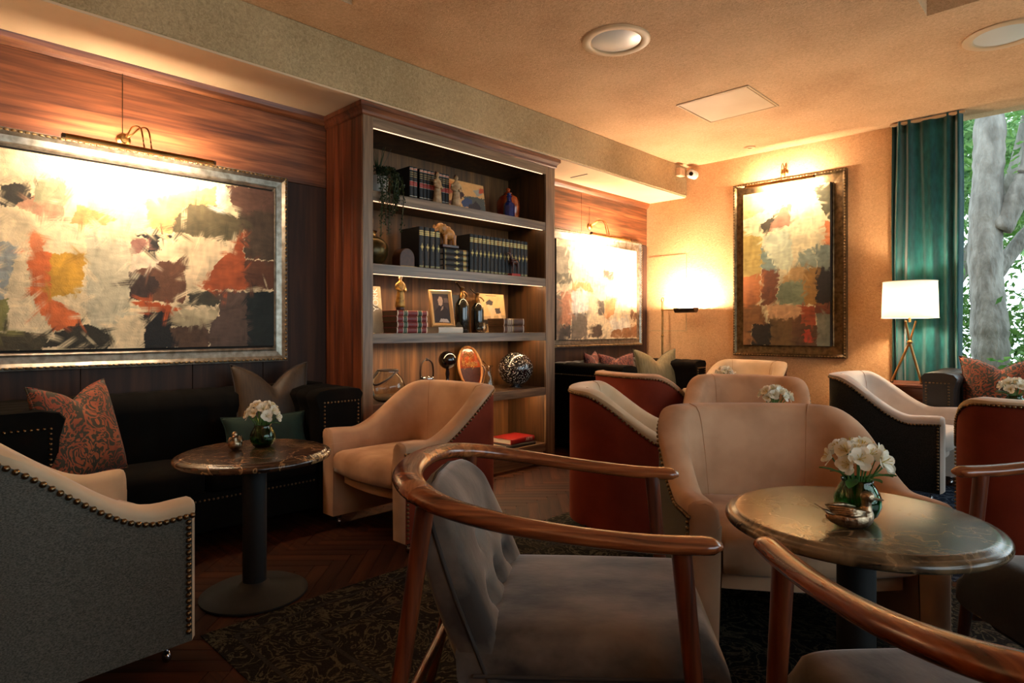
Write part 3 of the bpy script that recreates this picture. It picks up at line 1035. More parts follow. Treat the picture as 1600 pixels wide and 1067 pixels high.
# ------------------------------------------------------------------ curtain
cu = thing('curtain', 'floor-length teal curtain hanging beside the window', 'curtain', (-1.13, 6.13, 0))
nu, nz = 130, 26
rings = []
for k in range(nz + 1):
    z = .01 + (CEIL - .015) * k / nz
    row = []
    for i in range(nu + 1):
        s_ = i / nu
        amp = .028 * (.75 + .25 * math.sin(5 * s_ + 1.3)) * (1 - .25 * k / nz)
        x = -.25 + .50 * s_ + .006 * math.sin(2.3 * z + 9 * s_)
        y = amp * 1.8 * math.sin(2 * PI * (5.2 * s_ + .42 * math.sin(3.1 * s_ * 2) + .05 * math.sin(1.3 * z + 4 * s_))) + .004 * math.sin(57 * s_ + 1.1 * z) + .006 * math.sin(23 * s_ - 2 * z)
        row.append((x, y, z))
    back = [(x, y + .003, z) for x, y, z in reversed(row)]
    rings.append(row + back)
MB().loft(rings).build('fabric', M['curtain'], cu, 180)
MB().box(-.26, .27, -.02, .02, CEIL - .03, CEIL - .012).build('curtain_track', M['trim'], cu)

# ------------------------------------------------------------------ ceiling fittings
for (x, y, lab) in ((-2.2, 3.18, 'round recessed ceiling downlight nearest the bookcase'), (-.477, 4.75, 'round recessed ceiling downlight above the window end')):
    d = thing('downlight', lab, 'light', (x, y, CEIL - .012), 0, 'recessed ceiling downlights')
    MB().lathe([(.15, .012), (.154, .005), (.162, .001), (.2, .001), (.208, .005), (.208, .012)], 40, caps=False).build('trim_ring', M['trim'], d, 50)
    MB().lathe([(.0005, -.004), (.06, -.003), (.11, .002), (.152, .010)], 40, caps=False).build('diffuser', M['diffuser'], d, 180)
ap = thing('access_panel', 'square smooth access panel set in the textured ceiling', 'panel', (-2.2, 4.715, CEIL - .006))
MB().box(-.27, .27, -.27, .27, .0, .0055).build('hatch', M['access'], ap, bevel=.001)
rim = MB()
for a in (-1, 1):
    rim.box(-.29, .29, a * .285 - .006, a * .285 + .006, -.001, .0058).box(a * .285 - .006, a * .285 + .006, -.29, .29, -.001, .0058)
rim.build('rim', M['trim'], ap)
sp = thing('spotlight', 'tiny recessed ceiling spotlight near the back wall', 'light', (-2.55, 5.95, CEIL - .012))
MB().lathe([(.018, .012), (.022, 0), (.05, 0), (.054, .012)], 24, caps=False).build('ring', M['trim'], sp, 50)
MB().lathe([(.0005, .006), (.02, .008)], 16, caps=False).build('lens', M['bronze'], sp)

sc = thing('security_camera', 'small white dome security camera in the upper wall corner', 'camera', (-3.28, 6.15, 2.80))
MB().lathe([(.045, 0), (.048, .03), (.04, .045), (0.001, .048)], 24).xf(Matrix.Translation((0, .08, 0)) @ Matrix.Rotation(PI / 2, 4, 'X') @ Matrix.Translation((0, 0, 0))).build('base', M['white'], sc, 50)
b = MB().ball((0, 0, 0), .05, seg=20, rings=14).build('housing', M['white'], sc, 180)
ld = Vector((.45, -.85, -.15)).normalized()
MB().lathe([(.0005, .012), (.018, .012), (.024, 0)], 18, caps=False).xf(Matrix.Translation(ld * .042) @ ld.to_track_quat('Z', 'Y').to_matrix().to_4x4()).build('lens', M['blackgloss'], sc)
jb = thing('junction_box', 'small plaster-coloured junction box on the beam end', 'box', (-3.345, 6.03, 2.765))
MB().box(-.028, .03, -.05, .05, 0, .085).build('cover', M['soffit'], jb, bevel=.006)
MB().box(.03, .033, -.012, .012, .02, .06).build('cable_slot', M['trim'], jb)


# ------------------------------------------------------------------ paintings and picture lights
def painting(label, loc, rotz, w, h, fw, cx0, cx1, cz0, cz1, base, polys, seed, frm, proud, nx, ny):
    """local: wall plane y=0, front -y, x along wall, z from frame bottom"""
    t = thing('framed_painting', label, 'painting', loc, rotz)
    MB().box(-w / 2, w / 2, -.012, 0, 0, h).build('backing', M['canvasedge'], t)
    # flat bevelled frame: four members
    for k, (a, b) in enumerate((((-w / 2, 0), (w / 2, 0)), ((w / 2, 0), (w / 2, h)), ((w / 2, h), (-w / 2, h)), ((-w / 2, h), (-w / 2, 0)))):
        dx, dz = b[0] - a[0], b[1] - a[1]
        L_ = math.hypot(dx, dz)
        ux, uz = dx / L_, dz / L_
        nx_, nz_ = -uz, ux
        prof = [(0, -.012), (0, -.048), (.018, -.052), (.034, -.036), (fw - .022, -.028), (fw - .012, -.034), (fw, -.026), (fw, -.012)]
        rings = []
        for e, (px, pz) in ((0, a), (1, b)):
            ring = []
            for d, y in prof:
                m_ = d if e == 0 else -d
                ring.append((px + ux * m_ + nx_ * d, y, pz + uz * m_ + nz_ * d))
            rings.append(ring)
        MB().loft(rings).build('frame_member', frm, t)
    be = MB()
    for (x0, z0, x1, z1) in ((-w / 2, .012, w / 2, .012), (-w / 2, h - .012, w / 2, h - .012), (-w / 2 + .012, 0, -w / 2 + .012, h), (w / 2 - .012, 0, w / 2 - .012, h)):
        L_ = math.hypot(x1 - x0, z1 - z0)
        n = int(L_ / .027)
        for k in range(n):
            q = (k + .5) / n
            be.ball((x0 + (x1 - x0) * q, -.053, z0 + (z1 - z0) * q), .012 if x0 != x1 else .008, .006, .012 if x0 == x1 else .008, 6, 4)
    stuff(be.build('beaded_moulding', M['ornament'], t, 180))
    cw, ch = cx1 - cx0, cz1 - cz0
    MB().box(cx0 - .002, cx1 + .002, -proud, -.012, cz0 - .002, cz1 + .002).build('stretcher', M['canvasedge'], t)
    me = paint_grid(cw, ch, nx, ny, base, polys, seed, strokes=int(nx * ny / 90))
    o = place('canvas', me, M['canvas'], t, 180, loc=((cx0 + cx1) / 2, -proud - .002, cz0))
    return t


# left painting: Y -.14 .. 1.86 ; rot +90deg turns local x to world y and -y to +x
painting('large wide abstract painting in silvered frame on the left wall', (WALL_X + .02, .86, .92), PI / 2, 2.0, 1.18, .088,
         -.91, .915, .10, 1.08, (226, 204, 162), ART_LEFT, 3, M['frame'], .03, 420, 226)
painting('abstract painting of cream patches on the wood wall beyond the bookcase', (WALL_X + .02, 5.235, .945), PI / 2, 1.63, 1.155, .12,
         -.70, .685, .075, 1.045, (228, 208, 166), ART_FAR, 23, M['frame'], .06, 280, 196)
painting('tall narrow abstract painting in bronze frame on the back wall', (-2.29, BACK_Y, .855), 0, 1.07, 1.745, .13,
         -.415, .405, .11, 1.63, (206, 198, 156), ART_BACK, 41, M['framedark'], .075, 200, 370)


def picture_light(label, loc, rotz, off, length, drop, tube, cable=0, mx=0):
    """local: wall plane y=0 front -y; bar centred at x=0"""
    t = thing('picture_light', label, 'lamp', loc, rotz, 'picture lights over the paintings')
    MB().lathe([(.034, 0), (.034, .014), (.02, .022), (.018, .034), (0.001, .036)], 20).xf(Matrix.Translation((mx, 0, 0)) @ Matrix.Rotation(PI / 2, 4, 'X')).build('wall_mount', M['brass'], t, 50)
    for dx in (.02, .055):
        P = crom([(mx + .0, -.02, .0), (mx + dx * .6, -.05, .03), (mx + dx, -.10, .055), (mx + dx + .015, -off * .8, .03), (mx + dx + .02, -off, -drop + .012)], 6)
        MB().tube(P, .0045, 8).build('arm', M['brass'], t, 60)
    hs = MB()
    ring = [(-.018, -.004), (-.021, .010), (-.012, .018), (.012, .018), (.021, .010), (.018, -.004), (.015, -.002), (.016, .008), (.009, .013), (-.009, .013), (-.016, .008), (-.015, -.002)]
    ring = [(a * .68, b * .68) for a, b in ring]
    ca_, sa_ = math.cos(1.15), math.sin(1.15)      # open side turned towards the wall
    hs.loft([[(x, -off + a * ca_ - b * sa_, -drop + a * sa_ + b * ca_) for a, b in ring] for x in (-length / 2, length / 2)])
    hs.build('housing', M['brass'], t)
    for sgn in (-1, 1):
        MB().box(sgn * length / 2 - .008, sgn * length / 2 + .008, -off - .016, -off + .014, -drop - .010, -drop + .012).build('end_cap', M['bronze'], t, bevel=.004)
    MB().tube([(-length * .47, -off + .003, -drop - .002), (length * .47, -off + .003, -drop - .002)], .0065, 10).build('tube', tube, t, 60)
    if cable:
        MB().tube([(mx - .005, -.008, .03), (mx - .005, -.008, cable)], .002, 6).build('cable', M['bronze'], t)
    return t


picture_light('long picture light glowing over the large left painting', (WALL_X + .02, .985, 2.155), PI / 2, .235, .70, .095, M['tube1'], .36, -.04)
picture_light('picture light over the painting beyond the bookcase', (WALL_X + .02, 5.24, 2.18), PI / 2, .20, .68, .115, M['tube2'], .2, -.11)
picture_light('picture light over the tall back wall painting', (-2.30, BACK_Y, 2.665), 0, .21, .64, .135, M['tube3'], 0, -.02)

# ------------------------------------------------------------------ rugs
rg = thing('patterned_rug', 'large dark floral rug under the wooden armchairs', 'rug', (-1.0, 2.05, 0))
MB().box(-1.40, 1.40, -1.22, 1.22, .0003, .004).build('pile', M['rug'], rg, bevel=.003)
bd = MB()
for q in (.09, .30):
    for a in (-1, 1):
        bd.box(-1.40 + q, 1.40 - q, a * (1.22 - q) - .008, a * (1.22 - q) + .008, .004, .0046)
        bd.box(a * (1.40 - q) - .008, a * (1.40 - q) + .008, -1.22 + q, 1.22 - q, .004, .0046)
bd.build('border_line', M['darkweave'], rg)
rb = thing('patterned_rug', 'dark blue rug on the floor beneath the window seats', 'rug', (.05, 4.35, 0))
MB().box(-1.45, 1.45, -1.0, 1.0, .0003, .004).build('pile', M['rugblue'], rb, bevel=.003)


# ------------------------------------------------------------------ tub armchairs
nail_me = MB().ball((0, 0, 0), 1, 1, 1, 8, 6).mesh('nail')
for p_ in nail_me.polygons:
    p_.use_smooth = True
nail_me.materials.append(M['nail'])


def sstep(a, b, x):
    t = max(0, min(1, (x - a) / (b - a)))
    return t * t * (3 - 2 * t)


def tub_chair(label, loc, rotz, mi, mo, W=.78, D=.76, hb=.80, ha=.55, single_nails=False, group='tub armchairs', seam=None, rise=(.15, .66)):
    T = thing('tub_armchair', label, 'armchair', (loc[0], loc[1], 0), rotz, group)
    # outer outline from right front round the back to left front
    yq = .02
    dense = []
    for k in range(30):
        dense.append(Vector((W / 2, -D / 2 + (yq + D / 2) * k / 30)))
    e = 2 / 2.7
    for k in range(91):
        th = PI * k / 90
        c_, s_ = math.cos(th), math.sin(th)
        dense.append(Vector((W / 2 * math.copysign(abs(c_) ** e, c_), yq + (D / 2 - yq) * abs(s_) ** e)))
    for k in range(30):
        dense.append(Vector((-W / 2, yq - (yq + D / 2) * (k + 1) / 30)))
    cum = [0]
    for a, b in zip(dense, dense[1:]):
        cum.append(cum[-1] + (b - a).length)
    tot = cum[-1]

    def at(s):
        d = s * tot
        import bisect
        i = min(max(bisect.bisect_left(cum, d), 1), len(cum) - 1)
        q = (d - cum[i - 1]) / max(1e-9, cum[i] - cum[i - 1])
        p = dense[i - 1].lerp(dense[i], q)
        t = (dense[min(i + 1, len(dense) - 1)] - dense[max(i - 2, 0)]).normalized()
        return p, Vector((-t.y, t.x))         # inward normal

    def hh(f):
        return ha + .012 * (1 - sstep(0, .22, f)) + (hb - ha) * sstep(rise[0], rise[1], f)

    def sect(s):
        p, n = at(s)
        f = 1 - abs(2 * s - 1)
        h = hh(f)
        tk = .095 + .03 * f
        lean = .075 * sstep(.35, 1, f)
        bd_ = .05 - .026 * sstep(.35, .8, f)
        prof = [(.0, h - bd_), (-.006, h - bd_ * .68), (-.004, h - bd_ * .32), (.012, h - .003), (tk * .5, h + .003), (tk - .018, h - .008), (tk - .002, h - .03),
                (tk + .006 + lean * .15, h - .08), (tk + .01 + lean * .5, (h + .40) / 2), (tk + .01 + lean, .40), (tk + .01 + lean, .30), (tk, .07)]
        return p, n, f, h, tk, lean, [(p.x + n.x * a, p.y + n.y * a, z) for a, z in prof]

    NS = 72
    rings, shell_t, shell_b = [], [], []
    for k in range(NS + 1):
        p, n, f, h, tk, lean, r = sect(k / NS)
        rings.append(r)
        shell_t.append((p.x - n.x * .001, p.y - n.y * .001, r[0][2] + .003))
        shell_b.append((p.x - n.x * .001, p.y - n.y * .001, .07))
    up = MB()
    up.loft(rings, False, False)
    for s in (0.0, 1.0):                       # padded arm fronts
        p, n, f, h, tk, lean, r = sect(s)
        loop = [(p.x, p.y, .07)] + r[:-3] + [r[-1]]
        inner = []
        cx, cz = p.x + n.x * tk / 2, (h + .07) / 2
        for q in loop:
            inner.append((cx + (q[0] - cx) * .72, q[1] - .014, cz + (q[2] - cz) * .97))
        m_ = len(loop)
        fs = [(i, (i + 1) % m_, (i + 1) % m_ + m_, i + m_) for i in range(m_)]
        fs.append(tuple(range(m_, 2 * m_)))
        up.add(loop + inner, fs)
    up.build('upholstery', mi, T, 50)
    sh = MB()
    sh.loft([shell_b, shell_t], False, False)
    inb = [(q[0] * .9, q[1] * .9, .07) for q in shell_b]
    sh.loft([shell_b, inb], False, False)
    sh.build('outer_cover', mo, T, 60)
    # seat cushion following the inside outline
    def outline(ins):
        o = []
        for k in range(41):
            p, n, f, h, tk, lean, r = sect(.02 + .96 * k / 40)
            a = tk + .012 + lean + ins
            o.append((p.x + n.x * a, p.y + n.y * a))
        y0 = -D / 2 - .005 + ins
        o[0] = (o[0][0], y0)
        o[-1] = (o[-1][0], y0)
        fr = [(o[-1][0] + (o[0][0] - o[-1][0]) * k / 10, y0 - .03 * math.sin(PI * k / 10)) for k in range(1, 10)]
        return o + fr
    rr = []
    for z, ins in ((.315, .02), (.328, .004), (.36, .0), (.405, .0), (.432, .012), (.446, .035), (.452, .08)):
        rr.append([(x, y, z) for x, y in outline(ins)])
    MB().loft(rr).build('seat_cushion', M['tanseat'] if mi is M['tan'] else mi, T, 60)
    rr = [[(x, y + (.05 if y < -D / 2 + .03 else 0), z) for x, y in outline(ins)] for z, ins in ((.245, .03), (.255, .012), (.300, .012), (.313, .03))]
    MB().loft(rr).build('seat_base', mi, T, 60)
    # seams on the inner back
    for s in (.36, .64):
        r = sect(s)[6]
        p, n = at(s)
        MB().tube([(q[0] + n.x * .0012, q[1] + n.y * .0012, q[2] + (.001 if i < 3 else 0)) for i, q in enumerate(r[4:10])], .0014, 6).build('seam', seam or M['seam'], T)
    # nailhead trim
    pts = []
    n_ = int(tot / (.0195 if not single_nails else .0205))
    for k in range(n_ + 1):
        p, n, f, h, tk, lean, r = sect(k / n_)
        pts.append((p.x - n.x * .004, p.y - n.y * .004, r[0][2] - .003))
    z = ha + .012 - .053 - .0205
    while z > .09:
        for sx in (-1, 1):
            pts.append((sx * (W / 2 + .003), -D / 2 + .012, z))
        z -= .0205
    if single_nails:
        for q in pts:
            o = bpy.data.objects.new('nail', nail_me)
            C.objects.link(o)
            o.parent = T
            o.location = q
            o.scale = (.0098, .0098, .0098)
    else:
        nb = MB()
        for q in pts:
            nb.ball(q, .0088, seg=6, rings=4)
        stuff(nb.build('nailhead_trim', M['nail'], T, 180))
    for sx in (-1, 1):
        MB().lathe([(.016, .03), (.02, .075)], 10, c=(sx * (W / 2 - .07), D / 2 - .12, 0)).lathe([(.014, 0), (.018, .03)], 10, c=(sx * (W / 2 - .07), D / 2 - .12, 0)).build('leg', M['black'], T, 50)
        c = MB().ball((sx * (W / 2 - .055), -D / 2 + .06, .022), .022, .014, .022, 14, 10)
        c.tube([(sx * (W / 2 - .055), -D / 2 + .06, .03), (sx * (W / 2 - .055), -D / 2 + .06, .08)], .008, 8)
        c.build('caster', M['chrome'], T, 180)
    return T


tub_chair('cream tub armchair with charcoal weave outside, nearest at lower left', (-2.585, .335), face(-.07, 1), M['cream'], M['greyweave'], W=.74, D=.78, ha=.535, hb=.82, single_nails=True, rise=(.08, .60))
tub_chair('tan tub armchair with rust outside facing the dark marble table', (-2.872, 2.19), face(.02, -1), M['tan'], M['rust'], W=.76, D=.78)
tub_chair('tub armchair turned sideways, rust outside, behind the grey wooden chair', (-1.985, 3.06), face(.84, .54), M['cream'], M['rust'], W=.74, D=.74)
tub_chair('rust-backed tub armchair seen from behind near the corner sofa', (-2.58, 4.18), face(.22, 1), M['tan'], M['rust'], W=.76, D=.74)
tub_chair('tan tub armchair directly behind the largest one, flowers before it', (-1.76, 4.02), face(.34, -.94), M['tan'], M['greyweave'], W=.78, D=.74)
tub_chair('largest tan tub armchair facing the camera behind the marble table', (-.945, 2.425), face(.675, -.738), M['tan'], M['greyweave'], W=.84, D=.76)
tub_chair('cream tub armchair against the back wall below the tall painting', (-2.55, 5.72), face(-.1, -1), M['cream'], M['rust'], W=.76, D=.74, hb=.82)
tub_chair('pale tub armchair with black outside beside the tripod lamp', (-1.16, 5.10), face(1, -.02), M['pale'], M['darkweave'], W=.72, D=.74)
tub_chair('rust-backed tub armchair at the right edge seen from behind', (-.20, 3.96), face(-.15, 1), M['cream'], M['rust'], W=.78, D=.74)


# ------------------------------------------------------------------ wooden-armed lounge chairs
def rail_path():
    half = [(.318, -.365, .680), (.328, -.23, .682), (.338, -.06, .696), (.332, .11, .718), (.288, .25, .742), (.172, .342, .760), (0, .368, .766)]
    full = half + [(-x, y, z) for x, y, z in half[-2::-1]]
    return crom(full, 7)


def pad_surface(f_center, f_half, nu, nv, normal, dents=()):
    """closed upholstered slab; f_center(u,v) -> Vector, f_half(u,v) -> half thickness"""
    front, back = [], []
    for j in range(nv + 1):
        v = j / nv
        rf, rb_ = [], []
        for i in range(nu + 1):
            u = -1 + 2 * i / nu
            c, n, h = f_center(u, v), normal(u, v), f_half(u, v)
            d = 0
            for (du, dv, dd, ru, rv) in dents:
                d += dd * math.exp(-((u - du) / ru) ** 2 - ((v - dv) / rv) ** 2)
            rf.append(c + n * max(h - d, h * .2))
            rb_.append(c - n * h)
        front.append(rf)
        back.append(rb_)
    rings = [f + b[::-1] for f, b in zip(front, back)]
    return MB().loft(rings, True, True)


def lounge_chair(label, loc, rotz, fab):
    T = thing('wooden_lounge_chair', label, 'armchair', (loc[0], loc[1], 0), rotz, 'lounge chairs with curved wooden arm rails')
    P = rail_path()
    n = len(P)
    R = []
    for i in range(n):
        f = 1 - abs(2 * i / (n - 1) - 1)
        a = .029 + .009 * sstep(.45, .85, f) - .004 * math.sin(PI * sstep(.1, .6, f))
        b = .0185 + .004 * sstep(.2, .8, f)
        if i in (0, n - 1):
            a, b = a * .45, b * .45
        if i in (1, n - 2):
            a, b = a * .93, b * .93
        R.append((a, b))
    MB().tube(P, R, 16).build('arm_rail', M['railwood'], T, 180)
    for sx in (-1, 1):           # pale splice pieces where the rail is joined
        k = int(n * (.5 + sx * .135))
        MB().tube(P[k - 1:k + 2], [(q[0] + .0008, q[1] + .0008) for q in R[k - 1:k + 2]], 16).build('splice', M['railend'], T, 60)
    for sx in (-1, 1):
        MB().tube([(sx * .312, -.285, .672), (sx * .316, -.315, .35), (sx * .322, -.355, 0)], [.0215, .019, .013], 12).build('leg', M['legwood'], T, 60)
        MB().tube([(sx * .262, .272, .735), (sx * .275, .325, .35), (sx * .295, .41, 0)], [.0225, .02, .014], 12).build('leg', M['legwood'], T, 60)
        MB().tube([(sx * .318, -.305, .235), (sx * .282, .345, .205)], [(.012, .018)] * 2, 10).build('stretcher', M['legwood'], T, 60)
    MB().tube([(-.282, .335, .235), (.282, .335, .235)], [(.012, .018)] * 2, 10).build('stretcher', M['legwood'], T, 60)
    MB().tube([(-.318, -.27, .27), (.318, -.27, .27)], [(.012, .018)] * 2, 10).build('stretcher', M['legwood'], T, 60)
    # seat
    def sc_(u, v):
        y = .20 - .60 * v
        w = .272 - .012 * v
        z = .372 + .018 * v - .05 * sstep(.88, 1, v) ** 2
        return Vector((u * w, y, z))

    def sh_(u, v):
        e = (1 - abs(u) ** 9) ** .5 if abs(u) < 1 else 0
        e2 = min(1, (max(0, 1 - v) / .06)) ** .5
        return .026 + .048 * e * (.35 + .65 * e2) + .008 * (1 - u * u) * math.sin(PI * v)
    o = pad_surface(sc_, sh_, 24, 30, lambda u, v: Vector((0, .05, 1)).normalized(), [(-.45, .04, .03, .18, .06), (.0, .04, .03, .18, .06), (.45, .04, .03, .18, .06)])
    o.build('seat', fab, T, 70)
    for sx in (-1, 1):
        MB().tube(crom([(sx * .275, .16, .352), (sx * .272, -.1, .362), (sx * .264, -.36, .372)], 6), .0045, 6).build('welt', M['welt'], T, 60)
    MB().loft([[(x * .84, y, .24) for x, y in ((-.26, .16), (.26, .16), (.25, -.33), (-.25, -.33))], [(x, y, .345) for x, y in ((-.265, .19), (.265, .19), (.255, -.37), (-.255, -.37))]]).build('seat_underside', M['darkweave'], T, bevel=.012)

    # reclined back, narrower and rounded at the top
    def bc_(u, v):
        w = .270 - .028 * sstep(.45, .9, v)
        w *= math.sqrt(max(0.0, 1 - max(0, (v - .70) / .30) ** 3.0)) * .72 + .28
        return Vector((u * w, (.135 + .165 * v - .02 * u * u * (1 - v)), .30 + .45 * v))

    def bh_(u, v):
        e = (1 - abs(u) ** 8) ** .5 if abs(u) < 1 else 0
        e2 = min(1, max(0, 1 - v) / .07) ** .5
        return .034 + (.032 - .014 * v) * e * (.25 + .75 * e2) - .022 * sstep(.8, 1, v)
    nrm = Vector((0, -.45, .165)).normalized()
    dn = [(-.5, .38, .04, .12, .05), (0, .38, .04, .12, .05), (.5, .38, .04, .12, .05), (-.25, .60, .03, .10, .05), (.25, .60, .03, .10, .05),
          (-.5, .26, .018, .05, .14), (0, .26, .018, .05, .14), (.5, .26, .018, .05, .14)]
    pad_surface(bc_, bh_, 30, 40, lambda u, v: nrm, dn).build('backrest', fab, T, 70)
    for (u, v) in ((-.5, .38), (0, .38), (.5, .38), (-.25, .60), (.25, .60)):
        c = bc_(u, v) + nrm * (bh_(u, v) - .036)
        MB().ball(c, .011, .007, .011, 10, 6).build('button', fab, T, 180)
    edge = [bc_(-1, v / 20) for v in range(21)] + [bc_(u / 5, 1) for u in range(-4, 5)] + [bc_(1, v / 20) for v in range(20, -1, -1)]
    MB().tube([e + nrm * .004 for e in edge], .005, 6).build('welt', M['welt'], T, 60)
    return T


lounge_chair('grey velvet lounge chair with curved wooden arm rail, nearest centre', (-1.06, 1.245), face(.80, .60), M['greyvelvet'])
lounge_chair('wooden lounge chair cropped at the lower right corner', (-.045, 1.275), face(-.72, .69), M['greyvelvet'])
lounge_chair('dark velvet lounge chair at the right edge beyond the marble table', (.125, 2.37), face(-.717, -.697), M['darkvelvet'])


# ------------------------------------------------------------------ sofas
def sofa(label, loc, rotz, L_, D, h, mat, nail_arm=True, seat_n=2, aw=.2, matback=None):
    """local: facing -y, length along x, back plane at y=+D/2"""
    T = thing('sofa', label, 'sofa', (loc[0], loc[1], 0), rotz, 'dark tufted sofas')
    bt = .22
    MB().box(-L_ / 2 + .01, L_ / 2 - .01, -D / 2 + .03, D / 2 - .01, .10, .30).build('base', mat, T, bevel=.012)
    # back with vertical channels over a rolled top
    rings = []
    n = 96
    x0, x1 = -L_ / 2 + .01, L_ / 2 - .01
    for k in range(n + 1):
        x = x0 + (x1 - x0) * k / n
        b = .016 * abs(math.sin(PI * (x - x0) / .125)) ** .6
        yb, yf = D / 2, D / 2 - bt
        prof = [(yb, .10), (yb, h - .06), (yb - .02, h - .015 + b * .3), (yb - .07, h + b * .6), (yf + .05, h + b * .6), (yf - .0 - b, h - .03), (yf - .012 - b, h - .09), (yf - b * .8, h - .2), (yf - b, .42), (yf, .10)]
        rings.append([(x, y, z) for y, z in prof])
    MB().loft(rings).build('back', matback or mat, T, 70)
    for sx in (-1, 1):
        rings = []
        n = 60
        xi, xo = sx * (L_ / 2 - aw), sx * L_ / 2
        for k in range(n + 1):
            y = -D / 2 + (D - .02) * k / n
            b = .012 * abs(math.sin(PI * (y + D / 2) / .12)) ** .6 if k else 0
            prof = [(xo, .10), (xo, h - .07), (xo + sx * .012, h - .035), (xo - sx * .01, h - .006), (xo - sx * .06, h + b * .5), (xi + sx * .06, h + b * .5), (xi - sx * b, h - .012), (xi - sx * (.022 + b), h - .04), (xi - sx * (.012 + b), h - .075), (xi - sx * b, h - .12), (xi - sx * b, .42), (xi, .10)]
            rings.append([(x, y, z) for x, z in prof])
        MB().loft(rings).build('arm', mat, T, 60)
        if nail_arm:
            nb = MB()
            xa, xb = xi + sx * .028, xo - sx * .022
            z = h - .075
            m_ = int(abs(xb - xa) / .021)
            for k in range(m_ + 1):
                nb.ball((xa + (xb - xa) * k / m_, -D / 2 - .002, z), .0075, seg=6, rings=4)
            while z > .14:
                z -= .022
                nb.ball((xa, -D / 2 - .002, z), .0075, seg=6, rings=4)
                nb.ball((xb, -D / 2 - .002, z), .0075, seg=6, rings=4)
            # outer side of the arm
            for k in range(int(D / .022)):
                nb.ball((xo + sx * .002, -D / 2 + .02 + k * .022, h - .10), .0075, seg=6, rings=4)
            stuff(nb.build('nailhead_trim', M['nail'], T, 180))
    w = (L_ - 2 * aw) / seat_n
    for k in range(seat_n):
        xc = -L_ / 2 + aw + w * (k + .5)
        rr = []
        for z, ins in ((.30, .02), (.315, .004), (.40, .004), (.425, .02), (.438, .06)):
            a, y0, y1 = w / 2 - ins - .003, -D / 2 - .015 + ins, D / 2 - bt - .01 - ins
            c = .03
            rr.append([(xc - a, y0 + c, z), (xc - a + c, y0, z), (xc + a - c, y0, z), (xc + a, y0 + c, z), (xc + a, y1 - c, z), (xc + a - c, y1, z), (xc - a + c, y1, z), (xc - a, y1 - c, z)])
        MB().loft(rr).build('seat_cushion', mat, T, 60)
    nb = MB()
    for k in range(int((L_ - 2 * aw) / .022)):
        nb.ball((-L_ / 2 + aw + .01 + k * .022, -D / 2 + .028, .262), .007, seg=6, rings=4)
    stuff(nb.build('front_nailhead_row', M['nail'], T, 180))
    for sx in (-1, 1):
        for y in (-D / 2 + .08, D / 2 - .08):
            MB().lathe([(.018, 0), (.026, .1)], 12, c=(sx * (L_ / 2 - .1), y, 0)).build('leg', M['black'], T, 60)
    return T


sofa('long black-brown sofa under the large left painting', (-3.561, 1.16), PI / 2, 1.76, .62, .775, M['sofa'], aw=.27)
sofa('dark olive tufted sofa in the far left corner', (-3.44, 5.22), PI / 2, 1.50, .84, .805, M['sofa'], matback=M['sofaolive'])
sofa('dark brown leather sofa with pleated arms before the window', (.02, 5.82), 0, 2.1, .70, .80, M['sofaleather'], aw=.19)


# ------------------------------------------------------------------ cushions
def cushion(label, loc, rot, w, h, th, dent, mat, cat='cushion', name='cushion'):
    n = 26
    sides = []
    for sgn in (-1, 1):
        g = []
        for j in range(n + 1):
            v = -1 + 2 * j / n
            row = []
            for i in range(n + 1):
                u = -1 + 2 * i / n
                x = w / 2 * u * (1 - .10 * (1 - v * v))
                z = h / 2 + h / 2 * v * (1 - .09 * (1 - u * u))
                z -= dent * math.exp(-(abs(u) / .40) ** 1.25) * ((v + 1) / 2) ** 2.2
                q = max(0, (1 - u * u) * (1 - v * v))
                t = th / 2 * q ** .42
                t *= 1 - .35 * math.exp(-(u / .25) ** 2) * sstep(.2, 1, v) * (1 if dent > .02 else 0)
                row.append((x, sgn * t, z))
            g.append(row)
        sides.append(g)
    mb = MB()
    m = n + 1
    for sgn, g in zip((-1, 1), sides):
        vs = [p for r in g for p in r]
        fs = [(j * m + i, j * m + i + 1, (j + 1) * m + i + 1, (j + 1) * m + i) for j in range(n) for i in range(n)]
        mb.add(vs, fs)
    T = thing(name, label, cat, loc, 0, 'scatter cushions')
    T.rotation_euler = rot
    o = mb.build('cover', mat, T, 180)
    bm = bmesh.new()
    bm.from_mesh(o.data)
    bmesh.ops.remove_doubles(bm, verts=bm.verts[:], dist=.0005)
    bmesh.ops.recalc_face_normals(bm, faces=bm.faces[:])
    bm.to_mesh(o.data)
    bm.free()
    per = []
    for i in range(n + 1):
        per.append(sides[0][0][i])
    for j in range(1, n + 1):
        per.append(sides[0][j][n])
    for i in range(n - 1, -1, -1):
        per.append(sides[0][n][i])
    for j in range(n - 1, -1, -1):
        per.append(sides[0][j][0])
    MB().tube(per, .004, 6, ref=(0, 1, 0)).build('piping', mat, T, 60)
    return T


R_ = math.radians
cushion('orange and olive damask cushion leaning in the left sofa arm', (-3.37, .70, .437), (R_(-16), 0, R_(130)), .46, .46, .17, .07, M['damask'])
cushion('brown silk cushion with a deep centre notch on the left sofa', (-3.56, 1.66, .437), (R_(-14), 0, R_(84)), .46, .50, .16, .13, M['brownsilk'])
cushion('small dark green velvet cushion below the brown silk cushion', (-3.36, 1.52, .437), (R_(-20), 0, R_(84)), .46, .22, .13, .0, M['greenvelvet'])
cushion('wine damask cushion at back of the far corner sofa', (-3.62, 4.98, .437), (R_(-14), 0, R_(112)), .42, .48, .15, .04, M['damaskpink'])
cushion('wine damask cushion leaning in front of its twin', (-3.50, 5.16, .437), (R_(-14), 0, R_(68)), .42, .46, .15, .04, M['damaskpink'])
cushion('olive silk cushion with notched top on the far corner sofa', (-3.34, 5.62, .437), (R_(-14), 0, R_(62)), .50, .50, .16, .12, M['olivesilk'])
